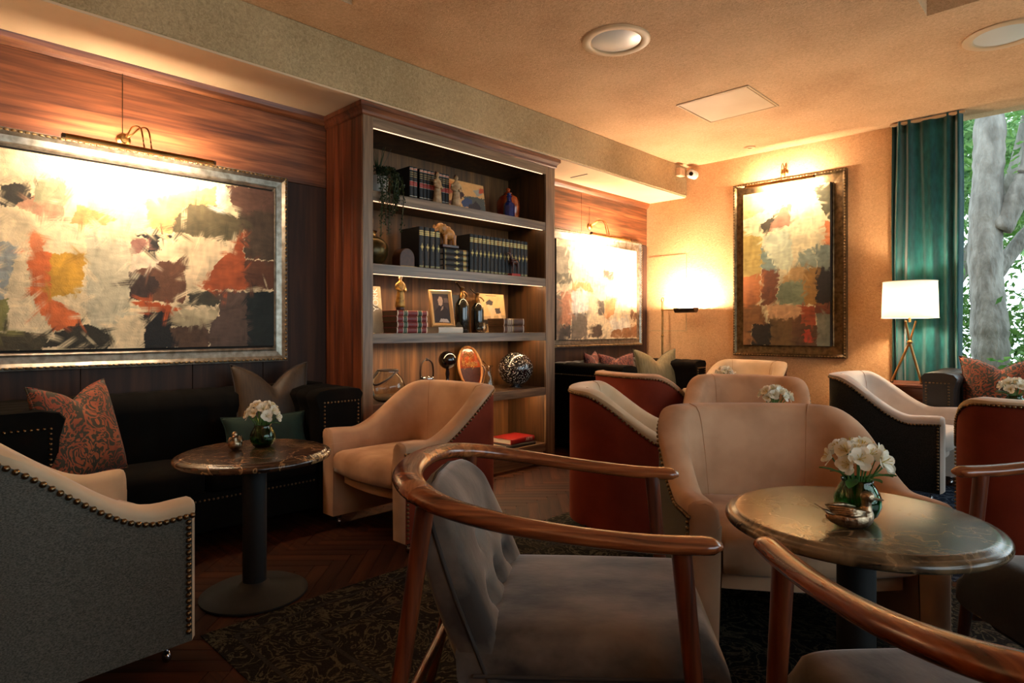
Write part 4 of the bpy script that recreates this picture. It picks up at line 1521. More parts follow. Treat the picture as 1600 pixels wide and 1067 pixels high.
cushion('orange damask cushion on the leather sofa by the window', (-.58, 5.72, .437), (R_(-14), 0, R_(14)), .50, .50, .17, .08, M['damask'])


# ------------------------------------------------------------------ pedestal tables
def table(label, loc, r, h, mt):
    T = thing('pedestal_table', label, 'table', (loc[0], loc[1], 0), 0, 'round marble pedestal tables')
    prof = [(.001, h - .036), (r - .03, h - .036)] + [(r - .014 + .014 * math.cos(a), h - .022 + .014 * math.sin(a)) for a in np.linspace(-PI / 2, PI / 2, 9)] + [(r - .020, h - .0065), (r - .024, h - .003), (r - .030, h - .0005), (r - .036, h), (.001, h)]
    MB().lathe(prof, 72).build('table_top', mt, T, 40)
    MB().lathe([(.15, h - .05), (.15, h - .034)], 32).build('top_plate', M['tablebase'], T, 40)
    MB().lathe([(.048, .03), (.048, h - .05)], 28).build('column', M['tablebase'], T, 40)
    MB().lathe([(.20, 0), (.215, .004), (.215, .012), (.19, .026), (.07, .04), (.05, .06)], 48).build('base', M['tablebase'], T, 40)
    return T


table('round brown marble pedestal table in front of the left sofa', (-2.617, 1.124), .312, .61, M['marble'])
table('large round marble pedestal table in the right foreground', (-.505, 1.865), .338, .62, M['marble2'])
table('marble pedestal table hidden behind the largest tan armchair', (-1.28, 3.30), .32, .61, M['marble'])
table('marble pedestal table before the back wall armchair', (-2.33, 5.02), .32, .61, M['marble'])
table('marble pedestal table at the right edge before the leather sofa', (-.36, 4.83), .32, .61, M['marble'])


# ------------------------------------------------------------------ vases, bouquets, ducks
def flower(mb_p, mb_s, c, d, s):
    d = Vector(d).normalized()
    q = d.to_track_quat('Z', 'Y').to_matrix().to_4x4()
    m = Matrix.Translation(c) @ q @ Matrix.Scale(s, 4)
    st = len(mb_p.v)
    for k in range(6):
        a = 2 * PI * k / 6 + random.uniform(-.15, .15)
        op = random.uniform(.75, 1.1) if k % 2 else random.uniform(.5, .8)
        pts = []
        for i, (l, w) in enumerate(((.0, .10), (.35, .30), (.7, .40), (.95, .26), (1.08, .03))):
            rad = l * math.sin(op) + .04
            z = l * math.cos(op) * (1 - .25 * l)
            for sx in (-1, 0, 1):
                lift = .07 * abs(sx)
                pts.append((rad * math.cos(a) - sx * w * math.sin(a), rad * math.sin(a) + sx * w * math.cos(a), z + lift))
        fs = []
        for i in range(4):
            for j in range(2):
                b = i * 3 + j
                fs.append((b, b + 1, b + 4, b + 3))
        mb_p.add(pts, fs)
    mb_p.xf(m, st)
    st = len(mb_s.v)
    for k in range(5):
        a = 2 * PI * k / 5
        mb_s.tube([(0, 0, 0), (.15 * math.cos(a), .15 * math.sin(a), .45), (.28 * math.cos(a), .28 * math.sin(a), .72)], [.02, .015, .035], 5)
    mb_s.xf(m, st)


def vase_with_flowers(loc, where, s=1.0, seed=1, rot=0):
    random.seed(seed)
    V = thing('glass_vase', 'round green glass vase ' + where, 'vase', loc, rot, 'green glass bud vases')
    prof = [(.001, .0), (.030, .0), (.044, .012), (.053, .035), (.052, .056), (.042, .078), (.034, .090), (.037, .098), (.034, .0975), (.031, .090), (.039, .077), (.049, .055), (.050, .036), (.041, .014), (.028, .005), (.001, .005)]
    MB().lathe([(r * s, z * s) for r, z in prof], 36).build('bowl', M['vaseglass'], V, 180)
    B = thing('flower_bouquet', 'bunch of white lily-like flowers in the vase ' + where, 'flowers', (loc[0], loc[1], loc[2] + .007 * s), rot, 'white flower bouquets')
    heads = []
    for k in range(17):
        ph = k * 2.39996
        q = math.sqrt((k + .3) / 17)
        d = Vector((math.cos(ph) * q, math.sin(ph) * q, 1.12 - q))
        heads.append((Vector((d.x * .062, d.y * .062, .108 + .058 * math.sqrt(max(0, 1.06 - q * q)))), d))
    for c, d in heads:
        c = Vector(c) * s + Vector([random.uniform(-.006, .006) for _ in range(3)])
        p, st = MB(), MB()
        flower(p, st, c, d, .029 * s * random.uniform(.9, 1.15))
        fo = p.build('flower', M['petal'], B, 180)
        st.build('stamens', M['stamen'], fo)
        MB().tube([c, Vector((c.x * .5, c.y * .5, .09 * s)), Vector((c.x * .25, c.y * .25, .012))], .0022, 5).build('stem', M['stem'], B)
    for k in range(6):
        a = random.uniform(0, 2 * PI)
        p0 = Vector((math.cos(a) * .02, math.sin(a) * .02, .095)) * s
        d = Vector((math.cos(a), math.sin(a), random.uniform(.1, .6))).normalized()
        sd = d.cross(Vector((0, 0, 1))).normalized()
        l = .075 * s
        vs = []
        for q, w in ((0, .1), (.3, .8), (.6, 1), (.85, .6), (1, .05)):
            c = p0 + d * l * q - Vector((0, 0, .25 * l * q * q))
            vs += [c - sd * w * .014 * s, c + Vector((0, 0, -.003)), c + sd * w * .014 * s]
        fs = [(i * 3 + j, i * 3 + j + 1, i * 3 + j + 4, i * 3 + j + 3) for i in range(4) for j in range(2)]
        MB().add(vs, fs).build('leaf', M['leaf'], B, 180)
    random.seed(11)


vase_with_flowers((-2.675, 1.185, .61), 'on the left brown marble table', 1.0, 3)
vase_with_flowers((-.492, 1.828, .62), 'on the right foreground marble table', 1.08, 8)
vase_with_flowers((-1.30, 3.34, .61), 'rising behind the largest tan armchair', 1.1, 5)
vase_with_flowers((-2.34, 4.97, .61), 'in front of the back wall armchair', 1.05, 6)
vase_with_flowers((-.44, 4.88, .61), 'at the right edge behind the rust armchair', 1.1, 7)


def duck(label, loc, rotz, s):
    """local: beak along +x"""
    T = thing('silver_duck', label, 'figurine', loc, rotz, 'silver duck figurines')
    b = MB()
    secs = [(-.062, .030, .006, .006), (-.050, .028, .018, .014), (-.03, .026, .028, .022), (0, .025, .034, .025), (.025, .026, .031, .0255), (.042, .030, .02, .02), (.05, .034, .008, .010)]
    rings = []
    for x, zc, ry, rz in secs:
        rings.append([(x, ry * math.cos(2 * PI * k / 16), max(.0005, zc + rz * math.sin(2 * PI * k / 16))) for k in range(16)])
    b.loft(rings)
    b.tube(crom([(.032, 0, .04), (.036, 0, .055), (.034, 0, .068), (.036, 0, .078)], 4), [.016, .016, .0145, .013, .012, .0115, .0115, .0115, .0115, .0115, .0115, .0115, .0115], 12)
    b.ball((.038, 0, .078), .0175, .015, .0155, 14, 10)
    o = b.xf(Matrix.Scale(s, 4)).build('body', M['silver'], T)
    remesh(o, .0022 * s, 3)
    bl = MB()
    bl.loft([[(.050, .007 * math.cos(a), .0755 + .005 * math.sin(a)) for a in np.linspace(0, 2 * PI, 9)[:-1]], [(.064, .0065 * math.cos(a), .0725 + .0028 * math.sin(a)) for a in np.linspace(0, 2 * PI, 9)[:-1]], [(.075, .0055 * math.cos(a), .0715 + .0014 * math.sin(a)) for a in np.linspace(0, 2 * PI, 9)[:-1]]])
    bl.xf(Matrix.Scale(s, 4)).build('bill', M['silver'], T, 60)
    for sy in (-1, 1):
        w = MB()
        for k in range(4):
            w.tube([(.02, sy * .026, .040 + .002 * k), (-.01, sy * (.031 - k * .002), .040 + .004 * k), (-.045 - .005 * k, sy * (.017 - k * .003), .040 + .005 * k)], [.003, .007, .002], 8)
        w.xf(Matrix.Scale(s, 4)).build('wing', M['silver'], T, 180)
    tl = MB()
    for k in range(5):
        y = (k - 2) * .006
        tl.tube([(-.045, y, .036), (-.065, y * 1.3, .043), (-.082, y * 1.6, .054)], [(.004, .003), (.0045, .002), (.002, .0012)], 8)
    tl.xf(Matrix.Scale(s, 4)).build('tail', M['silver'], T, 180)
    return T


duck('silver duck figurine beside the green vase, right foreground table', (-.478, 1.728, .62), R_(40), 1.02)
duck('small silver duck figurine on the left brown marble table', (-2.695, 1.075, .61), R_(-28), .88)

# ------------------------------------------------------------------ lamps
st_ = thing('side_table', 'low cherry-wood side table under the tripod lamp', 'table', (-1.25, 5.85, 0))
MB().box(-.205, .205, -.22, .22, .665, .69).build('table_top', M['sidewood'], st_, bevel=.005)
MB().box(-.19, .19, -.20, .20, .57, .665).build('apron', M['sidewood'], st_, bevel=.003)
for sx in (-1, 1):
    for sy in (-1, 1):
        MB().box(sx * .17 - .018, sx * .17 + .018, sy * .18 - .018, sy * .18 + .018, 0, .57).build('leg', M['sidewood'], st_)

tl_ = thing('tripod_lamp', 'tripod table lamp with glowing white drum shade by the curtain', 'lamp', (-1.18, 5.80, .69))
for k, (bx, by) in enumerate(((-.115, -.05), (.095, -.08), (.06, .11))):
    top = (-bx * .35, -by * .35, .50)
    MB().tube([(bx, by, .012), (0, 0, .33), top], [.009, .010, .008], 10).build('leg', M['brass'], tl_, 60)
    MB().ball((bx, by, .009), .013, .013, .009, 10, 6).build('foot', M['bronze'], tl_, 180)
MB().ball((0, 0, .33), .022, .022, .018, 12, 8).build('joint', M['brass'], tl_, 180)
MB().tube([(0, 0, .49), (0, 0, .60)], .01, 10).build('socket', M['brass'], tl_)
shd = MB()
shd.loft([[(r * math.cos(2 * PI * k / 48), r * math.sin(2 * PI * k / 48), z) for k in range(48)] for r, z in ((.196, .525), (.188, .815))], True, False)
shd.build('shade', M['shade'], tl_, 60)
rm = MB()
for r, z in ((.197, .525), (.189, .815)):
    P = [(r * math.cos(2 * PI * k / 48), r * math.sin(2 * PI * k / 48), z) for k in range(49)]
    rm.tube(P, .003, 6)
rm.build('shade_rim', M['paper'], tl_, 60)
MB().ball((0, 0, .66), .032, .032, .042, 14, 10).build('bulb', M['bulb'], tl_, 180)

def fill_uplighter(label, loc, power):  # unseen uplighter added behind the camera to warm the ceiling and seating
    t = thing('added_fill_lamp', label, 'lamp', loc)
    MB().lathe([(.14, 0), (.145, .01), (.12, .025), (.02, .03), (.012, .06)], 32).build('base', M['brass'], t, 50)
    MB().tube([(0, 0, .04), (0, 0, 1.72)], .013, 12).build('pole', M['brass'], t, 60)
    MB().lathe([(.02, 1.70), (.08, 1.715), (.15, 1.76), (.185, 1.82), (.181, 1.82), (.146, 1.765), (.078, 1.722), (.02, 1.71)], 36).build('bowl', M['brass'], t, 60)
    MB().ball((0, 0, 1.775), .03, .03, .035, 14, 10).build('bulb', emit('added_fill_bulb', (1, .74, .50), power), t, 180)


fill_uplighter('unseen brass uplighter added behind the camera as warm fill, left corner', (-3.35, -1.7, 0), 2000)
fill_uplighter('unseen brass uplighter added behind the camera as warm fill, right side', (2.1, -1.5, 0), 2000)

fl_ = thing('floor_lamp', 'slim brass reading lamp standing in the far corner', 'lamp', (-3.60, 6.10, 0))
MB().lathe([(.105, 0), (.108, .008), (.10, .018), (.02, .024), (.012, .05)], 32).build('base', M['brass'], fl_, 50)
MB().tube([(0, 0, .03), (0, 0, 1.42)], .011, 12).build('pole', M['brass'], fl_, 60)
MB().tube([(.014 * math.cos(2 * PI * k / 20), 0, 1.448 + .024 * math.sin(2 * PI * k / 20)) for k in range(21)], .005, 8, ref=(0, 1, 0)).build('finial', M['brass'], fl_, 60)
MB().ball((0, 0, 1.05), .018, .018, .014, 10, 6).build('knob', M['brass'], fl_, 180)
MB().ball((0, 0, 1.335), .018, .018, .018, 10, 6).tube([(0, 0, 1.335), (.20, -.03, 1.335)], .007, 10).build('arm', M['brass'], fl_, 60)
tro = MB()
ring = []
prof_o = [(math.cos(a), math.sin(a)) for a in np.linspace(PI, 2 * PI, 13)]
ringA = [(c * .052, s * .052) for c, s in prof_o] + [(c * .048, s * .048) for c, s in reversed(prof_o)]
tro.loft([[(x, y - .03, 1.352 + z) for y, z in ringA] for x in (.18, .42)])
disc = [(c * .05, s * .05) for c, s in prof_o]
for x in (.182, .418):
    tro.loft([[(x - .002, y - .03, 1.352 + z) for y, z in disc], [(x + .002, y - .03, 1.352 + z) for y, z in disc]])
tro.build('shade', M['bronze'], fl_, 50)
MB().tube([(.22, -.03, 1.345), (.38, -.03, 1.345)], .014, 10).build('bulb', emit('uplight_bulb', (1, .75, .52), 2400), fl_, 60)

# ------------------------------------------------------------------ bookcase
BX0, BX1, BY0, BY1 = -3.88, -3.42, 2.16, 4.04
IY0, IY1 = 2.236, 3.926
SH = [2.02, 1.549, 1.096, .636, .17]
BT = .066
bc = thing('bookcase', 'tall built-in walnut bookcase with lit open shelves', 'bookcase', (-3.65, 3.10, 0))


def wbox(x0, x1, y0, y1, z0, z1):
    return MB().box(x0 + 3.65, x1 + 3.65, y0 - 3.10, y1 - 3.10, z0, z1)


for k in range(4):
    y = BX0 + (BX1 - .02 - BX0) * k / 4
    wbox(y + .0008, y + (BX1 - .02 - BX0) / 4 - .0008, BY0, BY0 + .02, 0, 2.50).build('side_board', M['case_side'], bc, bevel=.0015)
wbox(BX0, BX1 - .02, BY0 + .02, IY0, 0, 2.50).build('side_panel', M['case_in'], bc)
wbox(BX0, BX1 - .02, IY1, BY1, 0, 2.50).build('side_panel', M['case_in'], bc)
wbox(BX1 - .02, BX1, BY0, IY0, 0, 2.50).build('stile', M['case_z'], bc, bevel=.003)
wbox(BX1 - .02, BX1, IY1, BY1, 0, 2.50).build('stile', M['case_z'], bc, bevel=.003)
for k in range(8):
    a, b = IY0 + (IY1 - IY0) * k / 8, IY0 + (IY1 - IY0) * (k + 1) / 8
    wbox(BX0, BX0 + .015, a + .0006, b - .0006, .05, 2.50).build('back_board', M['case_back'], bc)
wbox(BX1 - .022, BX1 - .001, IY0, IY1, 2.424, 2.50).build('top_rail', M['case_y'], bc, bevel=.002)
wbox(BX0, BX1 - .022, IY0, IY1, 2.44, 2.50).build('top_board', M['case_in'], bc)
for z in SH:
    s = wbox(BX0 + .015, BX1 - .026, IY0, IY1, z - .03, z).build('shelf', M['case_in'], bc)
    wbox(BX1 - .026, BX1 - .004, IY0, IY1, z - BT, z).build('shelf_lip', M['case_y'], bc, bevel=.002)
wbox(BX1 - .06, BX1 - .03, IY0, IY1, 0, SH[4] - .03).build('plinth', M['case_y'], bc)
for k, z in enumerate([2.424] + [q - BT for q in SH[:4]]):
    if k < 3:
        wbox(BX1 - .020, BX1 - .012, IY0 + .01, IY1 - .03, z - .0035, z).build('led_strip', M['led'], bc)
    if k == 0:
        continue
    u = SH[k - 1] - .03
    wbox(BX1 - .125, BX1 - .113, IY0 + .03, IY1 - .03, u - .005, u - .0005).build('led_strip', M['ledback'] if k > 1 else M['ledweak'], bc)
    wbox(BX1 - .149, BX1 - .145, IY0, IY1, u - .012, u - .0005).build('led_channel', M['case_in'], bc)
cr = MB()
prof = [(-.02, 2.49), (.004, 2.49), (.012, 2.498), (.014, 2.515), (.03, 2.535), (.036, 2.538), (.036, 2.566), (-.02, 2.566)]
pts = []
# crown mitred round the left side, the front and the right side
ringsL = [[(BX0 + 3.65, BY0 - o - 3.10, z) for o, z in prof], [(BX1 + o + 3.65, BY0 - o - 3.10, z) for o, z in prof], [(BX1 + o + 3.65, BY1 + o - 3.10, z) for o, z in prof], [(BX0 + 3.65, BY1 + o - 3.10, z) for o, z in prof]]
for a, b, nm in ((0, 1, 'crown_side'), (1, 2, 'crown_front'), (2, 3, 'crown_side')):
    MB().loft([ringsL[a], ringsL[b]]).build(nm, M['case_side'] if nm == 'crown_side' else M['walnut_h'], bc)


# ------------------------------------------------------------------ books
def book(label, loc, t, h, d, cov, group, lie=False, bands=(), emblem=None, pages=None, tilt=0, cat='book', rotz=0):
    T = thing('book', label, cat, loc, rotz, group)
    if tilt:
        T.rotation_euler = (tilt, 0, rotz)

    def fin(mb):
        if lie:
            mb.v = [(x, z - h / 2, y + t / 2) for x, y, z in mb.v]
        return mb
    cb_ = MB()
    cb_.box(-d, -.004, -t / 2, -t / 2 + .003, 0, h).box(-d, -.004, t / 2 - .003, t / 2, 0, h)
    arc = [(-.005 + .007 * math.cos(a), t / 2 * math.sin(a)) for a in np.linspace(-PI / 2, PI / 2, 7)]
    inn = [(-.010, t / 2 - .001), (-.010, -t / 2 + .001)]
    cb_.loft([[(x, y, z) for x, y in arc + inn] for z in (0, h)])
    fin(cb_).build('cover', cov, T, 40)
    fin(MB().box(-d + .004, -.012, -t / 2 + .003, t / 2 - .003, .004, h - .004)).build('pages', pages or M['paper'], T)
    for (z0, z1, mat) in bands:
        bm2 = MB()
        a2 = [(-.005 + .0078 * math.cos(a), (t / 2 + .0004) * math.sin(a)) for a in np.linspace(-1.35, 1.35, 7)]
        i2 = [(x - .002, y * .98) for x, y in reversed(a2)]
        bm2.loft([[(x, y, z * h) for x, y in a2 + i2] for z in (z0, z1)])
        fin(bm2).build('spine_band', mat, T)
    if emblem:
        e = MB()
        ec = emblem * h
        ex = .0030
        w = min(t * .30, .010)
        e.tube([(ex, w * math.cos(2 * PI * k / 14), ec + w * 1.25 * math.sin(2 * PI * k / 14)) for k in range(15)], .0014, 5, ref=(1, 0, 0))
        e.box(ex - .0006, ex + .0008, -.0011, .0011, ec - w * 2.6, ec + w * 2.6)
        e.box(ex - .0006, ex + .0008, -w * 1.5, w * 1.5, ec - .0011, ec + .0011)
        e.add([(ex + .001, 0, ec - w * .7), (ex + .001, w * .6, ec), (ex + .001, 0, ec + w * .7), (ex + .001, -w * .6, ec)], [(0, 1, 2, 3)])
        fin(e).build('spine_emblem', M['gold'], T)
    return T


ORD = ['first', 'second', 'third', 'fourth', 'fifth', 'sixth', 'seventh', 'eighth', 'ninth', 'tenth', 'eleventh', 'twelfth', 'thirteenth', 'fourteenth', 'fifteenth']
GOLD3 = [(.80, .815, M['gold']), (.835, .85, M['gold']), (.865, .875, M['gold']), (.895, .91, M['gold']), (.05, .055, M['gold']), (.075, .08, M['gold'])]
RED = [(.90, .915, M['ivorylabel']), (.915, .94, M['redlabel']), (.94, .955, M['ivorylabel']), (.82, .828, M['gold']), (.76, .768, M['gold']), (.70, .708, M['gold']),
       (.42, .43, M['ivorylabel']), (.43, .56, M['redlabel']), (.47, .478, M['ivorylabel']), (.51, .518, M['ivorylabel']), (.56, .57, M['ivorylabel']), (.12, .135, M['ivorylabel'])]
# top shelf: ten dark volumes with red labels
ycur = 2.60
for k in range(10):
    t = .034
    if k == 2:
        ycur += .018
    book(ORD[k] + ' dark volume with red labels counted from the plant, top shelf', (-3.50, ycur, SH[0]), t - .002, .235, .20, M['bookblack'], 'dark volumes with red labels on the top shelf', bands=RED)
    ycur += t
# second shelf: four, a stack of four, fourteen
for k in range(4):
    book(ORD[k] + ' tall black volume right of the rounded bookend, second shelf', (-3.50, 2.688 + k * .049, SH[1]), .043, .298, .22, M['bookblack'], 'black gold-stamped volumes on the second shelf', bands=GOLD3, emblem=.52)
for k in range(4):
    book(('lowest', 'second lowest', 'second highest', 'highest')[k] + ' black volume lying in the stack on the second shelf', (-3.488, 2.995, SH[1] + k * .042), .041, .235, .20, M['bookblack'], 'black volumes stacked flat on the second shelf', lie=True, bands=GOLD3, emblem=.52)
for k in range(15):
    book(ORD[k] + ' volume in the long black row right of the stack, second shelf', (-3.50, 3.165 + k * .0432, SH[1]), .040, .298, .22, M['bookblack'], 'long row of black volumes on the second shelf', bands=GOLD3, emblem=.52)
# third shelf stacks
REDS = [(.0, .03, M['ivorylabel']), (.2, .215, M['ivorylabel']), (.22, .32, M['greenlabel']), (.255, .262, M['ivorylabel']), (.285, .292, M['ivorylabel']), (.325, .34, M['ivorylabel']), (.66, .675, M['ivorylabel']), (.68, .79, M['greenlabel']), (.8, .815, M['ivorylabel']), (.97, 1.0, M['ivorylabel'])]
for k in range(4):
    book(('lowest', 'second lowest', 'second highest', 'highest')[k] + ' red leather volume in the stack under the robed statuette', (-3.50, 2.605 + (k % 2) * .004, SH[2] + k * .0395), .0385, .26, .30, M['bookred'], 'red leather volumes on the third shelf', pages=M['darkpages'], lie=True, bands=REDS)
BRN = [(.0, .02, M['ivorylabel']), (.18, .20, M['ivorylabel']), (.24, .26, M['ivorylabel']), (.30, .32, M['ivorylabel']), (.38, .40, M['ivorylabel']), (.45, .46, M['gold']), (.95, .98, M['ivorylabel'])]
for k in range(2):
    book(('lower', 'upper')[k] + ' brown leather volume in the pair on the third shelf', (-3.50, 3.625, SH[2] + k * .058), .056, .235, .30, M['bookbrown'], 'brown leather volumes on the third shelf', pages=M['darkpages'], lie=True, bands=BRN)
book('white book lying under the photograph frame', (-3.47, 2.93, SH[2]), .042, .23, .2, M['paper'], None, lie=True)


def cover_book(label, loc, rotz, w, h, t, polys, base, seed, tilt=R_(-8), nx=60, ny=70, warp=.004, name='book', cat='book'):
    """book or card standing with its printed cover facing local -y"""
    T = thing(name, label, cat, loc, rotz)
    T.rotation_euler = (tilt, 0, rotz)
    MB().box(-w / 2, w / 2, .0012, t, 0, h).build('pages', M['paper'], T)
    MB().box(-w / 2 - .002, w / 2 + .002, t, t + .002, -.0, h + .002).build('back_cover', M['bookblack'], T)
    me = paint_grid(w, h, nx, ny, base, polys, seed, warp, .06, .03)
    place('front_cover', me, M['print'], T, loc=(0, 0, 0))
    return T


# on the shelves local -y must face +x : rotate by +90 degrees
b = cover_book('large book with YORK on its cover at the left of the third shelf', (-3.66, 2.36, SH[2]), PI / 2, .24, .33, .022,
               [((120, 108, 88), [(.4, 0), (1, 0), (1, .5), (.6, .7)]), ((176, 158, 122), [(.0, .8), (1, .75), (1, 1), (0, 1)]), ((150, 134, 104), [(.3, .3), (.6, .3), (.6, .8), (.3, .7)])], (196, 178, 138), 61)
text('YORK', .062, M['white'], b, (.072, -.002, .235), (PI / 2, -PI / 2, 0))
b = cover_book('dark book with a pale letter F behind the soda siphon', (-3.80, 3.27, SH[2]), PI / 2, .22, .31, .02, [], (20, 20, 22), 62)
text('F', .06, M['ivorylabel'], b, (-.06, -.002, .235), (PI / 2, 0, 0))
cover_book('book with a dark dog picture on a tan cover, third shelf', (-3.68, 3.575, SH[2] + .003), PI / 2, .30, .32, .022,
           [((176, 142, 92), [(0, .15), (1, .15), (1, .45), (0, .4)]), ((48, 36, 26), [(.1, .2), (1, .25), (1, .36), (.1, .32)]), ((60, 48, 36), [(.28, .78), (.42, .86), (.56, .8), (.52, .7), (.3, .7)]), ((214, 176, 128), [(.3, .72), (.5, .7), (.6, .62), (.8, .64), (.85, .3), (.75, .3), (.7, .48), (.55, .46), (.5, .28), (.42, .28), (.42, .5)]), ((70, 56, 42), [(.6, .62), (.8, .64), (.82, .5), (.64, .48)]), ((86, 62, 40), [(.3, .95), (.7, .95), (.7, .965), (.3, .965)])], (208, 166, 104), 63)
# small abstract canvas on the top shelf
pa = cover_book('small orange and blue abstract canvas leaning on the top shelf', (-3.54, 3.155, SH[0]), PI / 2, .385, .235, .018,
                [((214, 140, 70), [(0, .6), (.3, .9), (0, 1)]), ((196, 96, 54), [(.0, .45), (.2, .55), (.3, .75), (.1, .85), (0, .8)]), ((58, 40, 46), [(.15, .45), (.22, .68), (.36, .72), (.46, .55), (.36, .4), (.2, .35)]), ((120, 60, 50), [(.0, .2), (.2, .4), (.3, .3), (.15, .1)]), ((70, 82, 78), [(.4, .5), (.7, .55), (1, .55), (1, 0), (.55, 0), (.5, .3)]), ((40, 70, 110), [(.35, .3), (.5, .48), (.66, .42), (.6, .2), (.4, .15)]), ((30, 34, 46), [(.55, .25), (.75, .4), (.9, .2), (.7, .0), (.5, .05)]), ((150, 62, 44), [(.2, .02), (.5, .12), (.6, .02)]), ((160, 158, 140), [(.7, .75), (.9, .85), (.95, .7), (.8, .6)]), ((198, 84, 48), [(.85, .7), (1, .75), (1, .92), (.88, .88)])],
                (222, 170, 104), 64, warp=.03, nx=110, ny=70, name='small_canvas', cat='painting')
# fourth shelf: pale book behind the jug, painted oval plate
cover_book('pale illustrated book behind the large glass jug', (-3.74, 2.345, SH[3]), PI / 2, .20, .33, .02,
           [((196, 150, 96), [(0, .7), (1, .75), (1, 1), (0, 1)]), ((72, 108, 120), [(0, 0), (1, 0), (1, .15), (0, .12)]), ((150, 118, 92), [(.2, .2), (.5, .25), (.5, .6), (.25, .6)]), ((120, 90, 70), [(.55, .15), (.8, .15), (.75, .5), (.6, .5)])], (222, 196, 160), 65)

# white papers / books stack and the ARTE book
book('lower white book beside the glass decanter, fourth shelf', (-3.46, 3.15, SH[3]), .028, .24, .19, M['paper'], None, lie=True, rotz=R_(6))
book('upper white book with grey edge beside the decanter', (-3.455, 3.16, SH[3] + .0285), .03, .22, .19, M['white'], None, lie=True, rotz=R_(-4))
book('brown leather book lying under the black globe stand', (-3.60, 2.975, SH[3]), .05, .26, .2, M['bookbrown'], None, lie=True)
a_ = book('red book lettered ARTE on the lowest shelf', (-3.47, 3.70, SH[4] + .026), .042, .30, .22, M['arte'], None, lie=True, rotz=R_(4))
text('ARTE', .038, M['ivorylabel'], a_, (.0035, .075, .021), (PI / 2, 0, PI / 2))
book('dark book with white page edges under the red ARTE book', (-3.45, 3.66, SH[4]), .025, .32, .24, M['bookblack'], None, lie=True, rotz=R_(-3))

# ------------------------------------------------------------------ shelf ornaments: top shelf
pl = thing('trailing_plant', 'trailing plant in a white pot hanging over the top shelf', 'plant', (-3.53, 2.345, SH[0]))
MB().lathe([(.045, 0), (.062, .02), (.07, .09), (.066, .12), (.06, .12), (.06, .03), (.001, .03)], 28).build('pot', M['pot'], pl, 50)
random.seed(4)
for k in range(9):
    a = -.9 + k * .28
    r = random.uniform(.07, .11)
    dx, dy = math.cos(a) * r, math.sin(a) * r
    dx = max(dx, .06)
    dz = random.uniform(-.32, .02)
    P = crom([(dx * .3, dy * .3, .11), (dx * .9, dy * .8, .165), (dx * 1.35 + .03, dy * 1.0, .10), (.125 + dx * .2, dy * 1.05, -.02), (.13 + dx * .15, dy * .95 - .01, min(-.03, dz))], 7)
    vn = MB()
    vn.tube(P, .003, 5)
    for p in P[3:]:
        for _ in range(7):
            c = p + Vector([random.uniform(-.014, .014) for _ in range(3)])
            d = Vector([random.uniform(-1, 1) for _ in range(3)]).normalized() * .016
            s2 = d.cross(Vector((.3, .5, .8))).normalized() * .006
            vn.add([c - d * .5, c + s2, c + d * .5, c - s2], [(0, 1, 2, 3)])
    vn.build('vine', M['trail'], pl)
for k in range(9):
    a = random.uniform(-1.4, 1.4)
    P = crom([(0, 0, .11), (.04 * math.cos(a), .04 * math.sin(a), .20), (.09 * math.cos(a), .09 * math.sin(a), .27 + random.uniform(-.03, .04))], 5)
    MB().tube(P, [(.004 - .0003 * i, .0012) for i in range(len(P))], 5).build('grass_blade', M['trail'], pl)
random.seed(11)


def robed_figure(label, loc, rotz, s, body, head, arm=True, base=None):
    """small carved standing figure, robe to the ground"""
    T = thing('robed_statuette', label, 'figurine', loc, rotz)
    b0 = 0.0
    if base:
        MB().lathe([(.028 * s, 0), (.03 * s, .004), (.03 * s, .016 * s), (.024 * s, .02 * s)], 20).build('plinth', base, T, 50)
        b0 = .02 * s
    b = MB()
    rings = []
    for z, rx, ry, cx in ((0, .034, .030, 0), (.012, .036, .032, 0), (.06, .030, .027, .002), (.11, .026, .022, .004), (.135, .030, .022, .004), (.160, .034, .020, .003), (.172, .026, .016, .002), (.18, .012, .011, .001), (.19, .010, .010, 0)):
        rings.append([(cx + ry * math.cos(2 * PI * k / 24) * (1 + .07 * math.sin(k * 2.6) * (1 if z < .1 else 0)), rx * math.sin(2 * PI * k / 24) * (1 + .07 * math.cos(k * 2.6) * (1 if z < .1 else 0)), z) for k in range(24)])
    b.loft(rings)
    for sy in (-1, 1):
        b.tube(crom([(0, sy * .028, .162), (.006, sy * .036, .130), (.026, sy * .022, .112), (.034, sy * .004, .118)], 4), [.010, .011, .012, .012, .012, .012, .011, .011, .010, .010, .009, .008, .007], 8)
    b.xf(Matrix.Translation((0, 0, b0)) @ Matrix.Scale(s, 4)).build('robe', body, T, 180)
    h = MB().ball((.002, 0, .208), .0165, .0145, .0195, 14, 10).ball((.016, 0, .206), .004, .003, .005, 8, 6)
    h.xf(Matrix.Translation((0, 0, b0)) @ Matrix.Scale(s, 4)).build('head', head, T, 180)
    hr = MB().ball((-.005, 0, .213), .0165, .0155, .0175, 14, 10).ball((-.010, 0, .230), .008, .008, .007, 10, 6)
    hr.xf(Matrix.Translation((0, 0, b0)) @ Matrix.Scale(s, 4)).build('hair', M['darkfig'], T, 180)
    return T


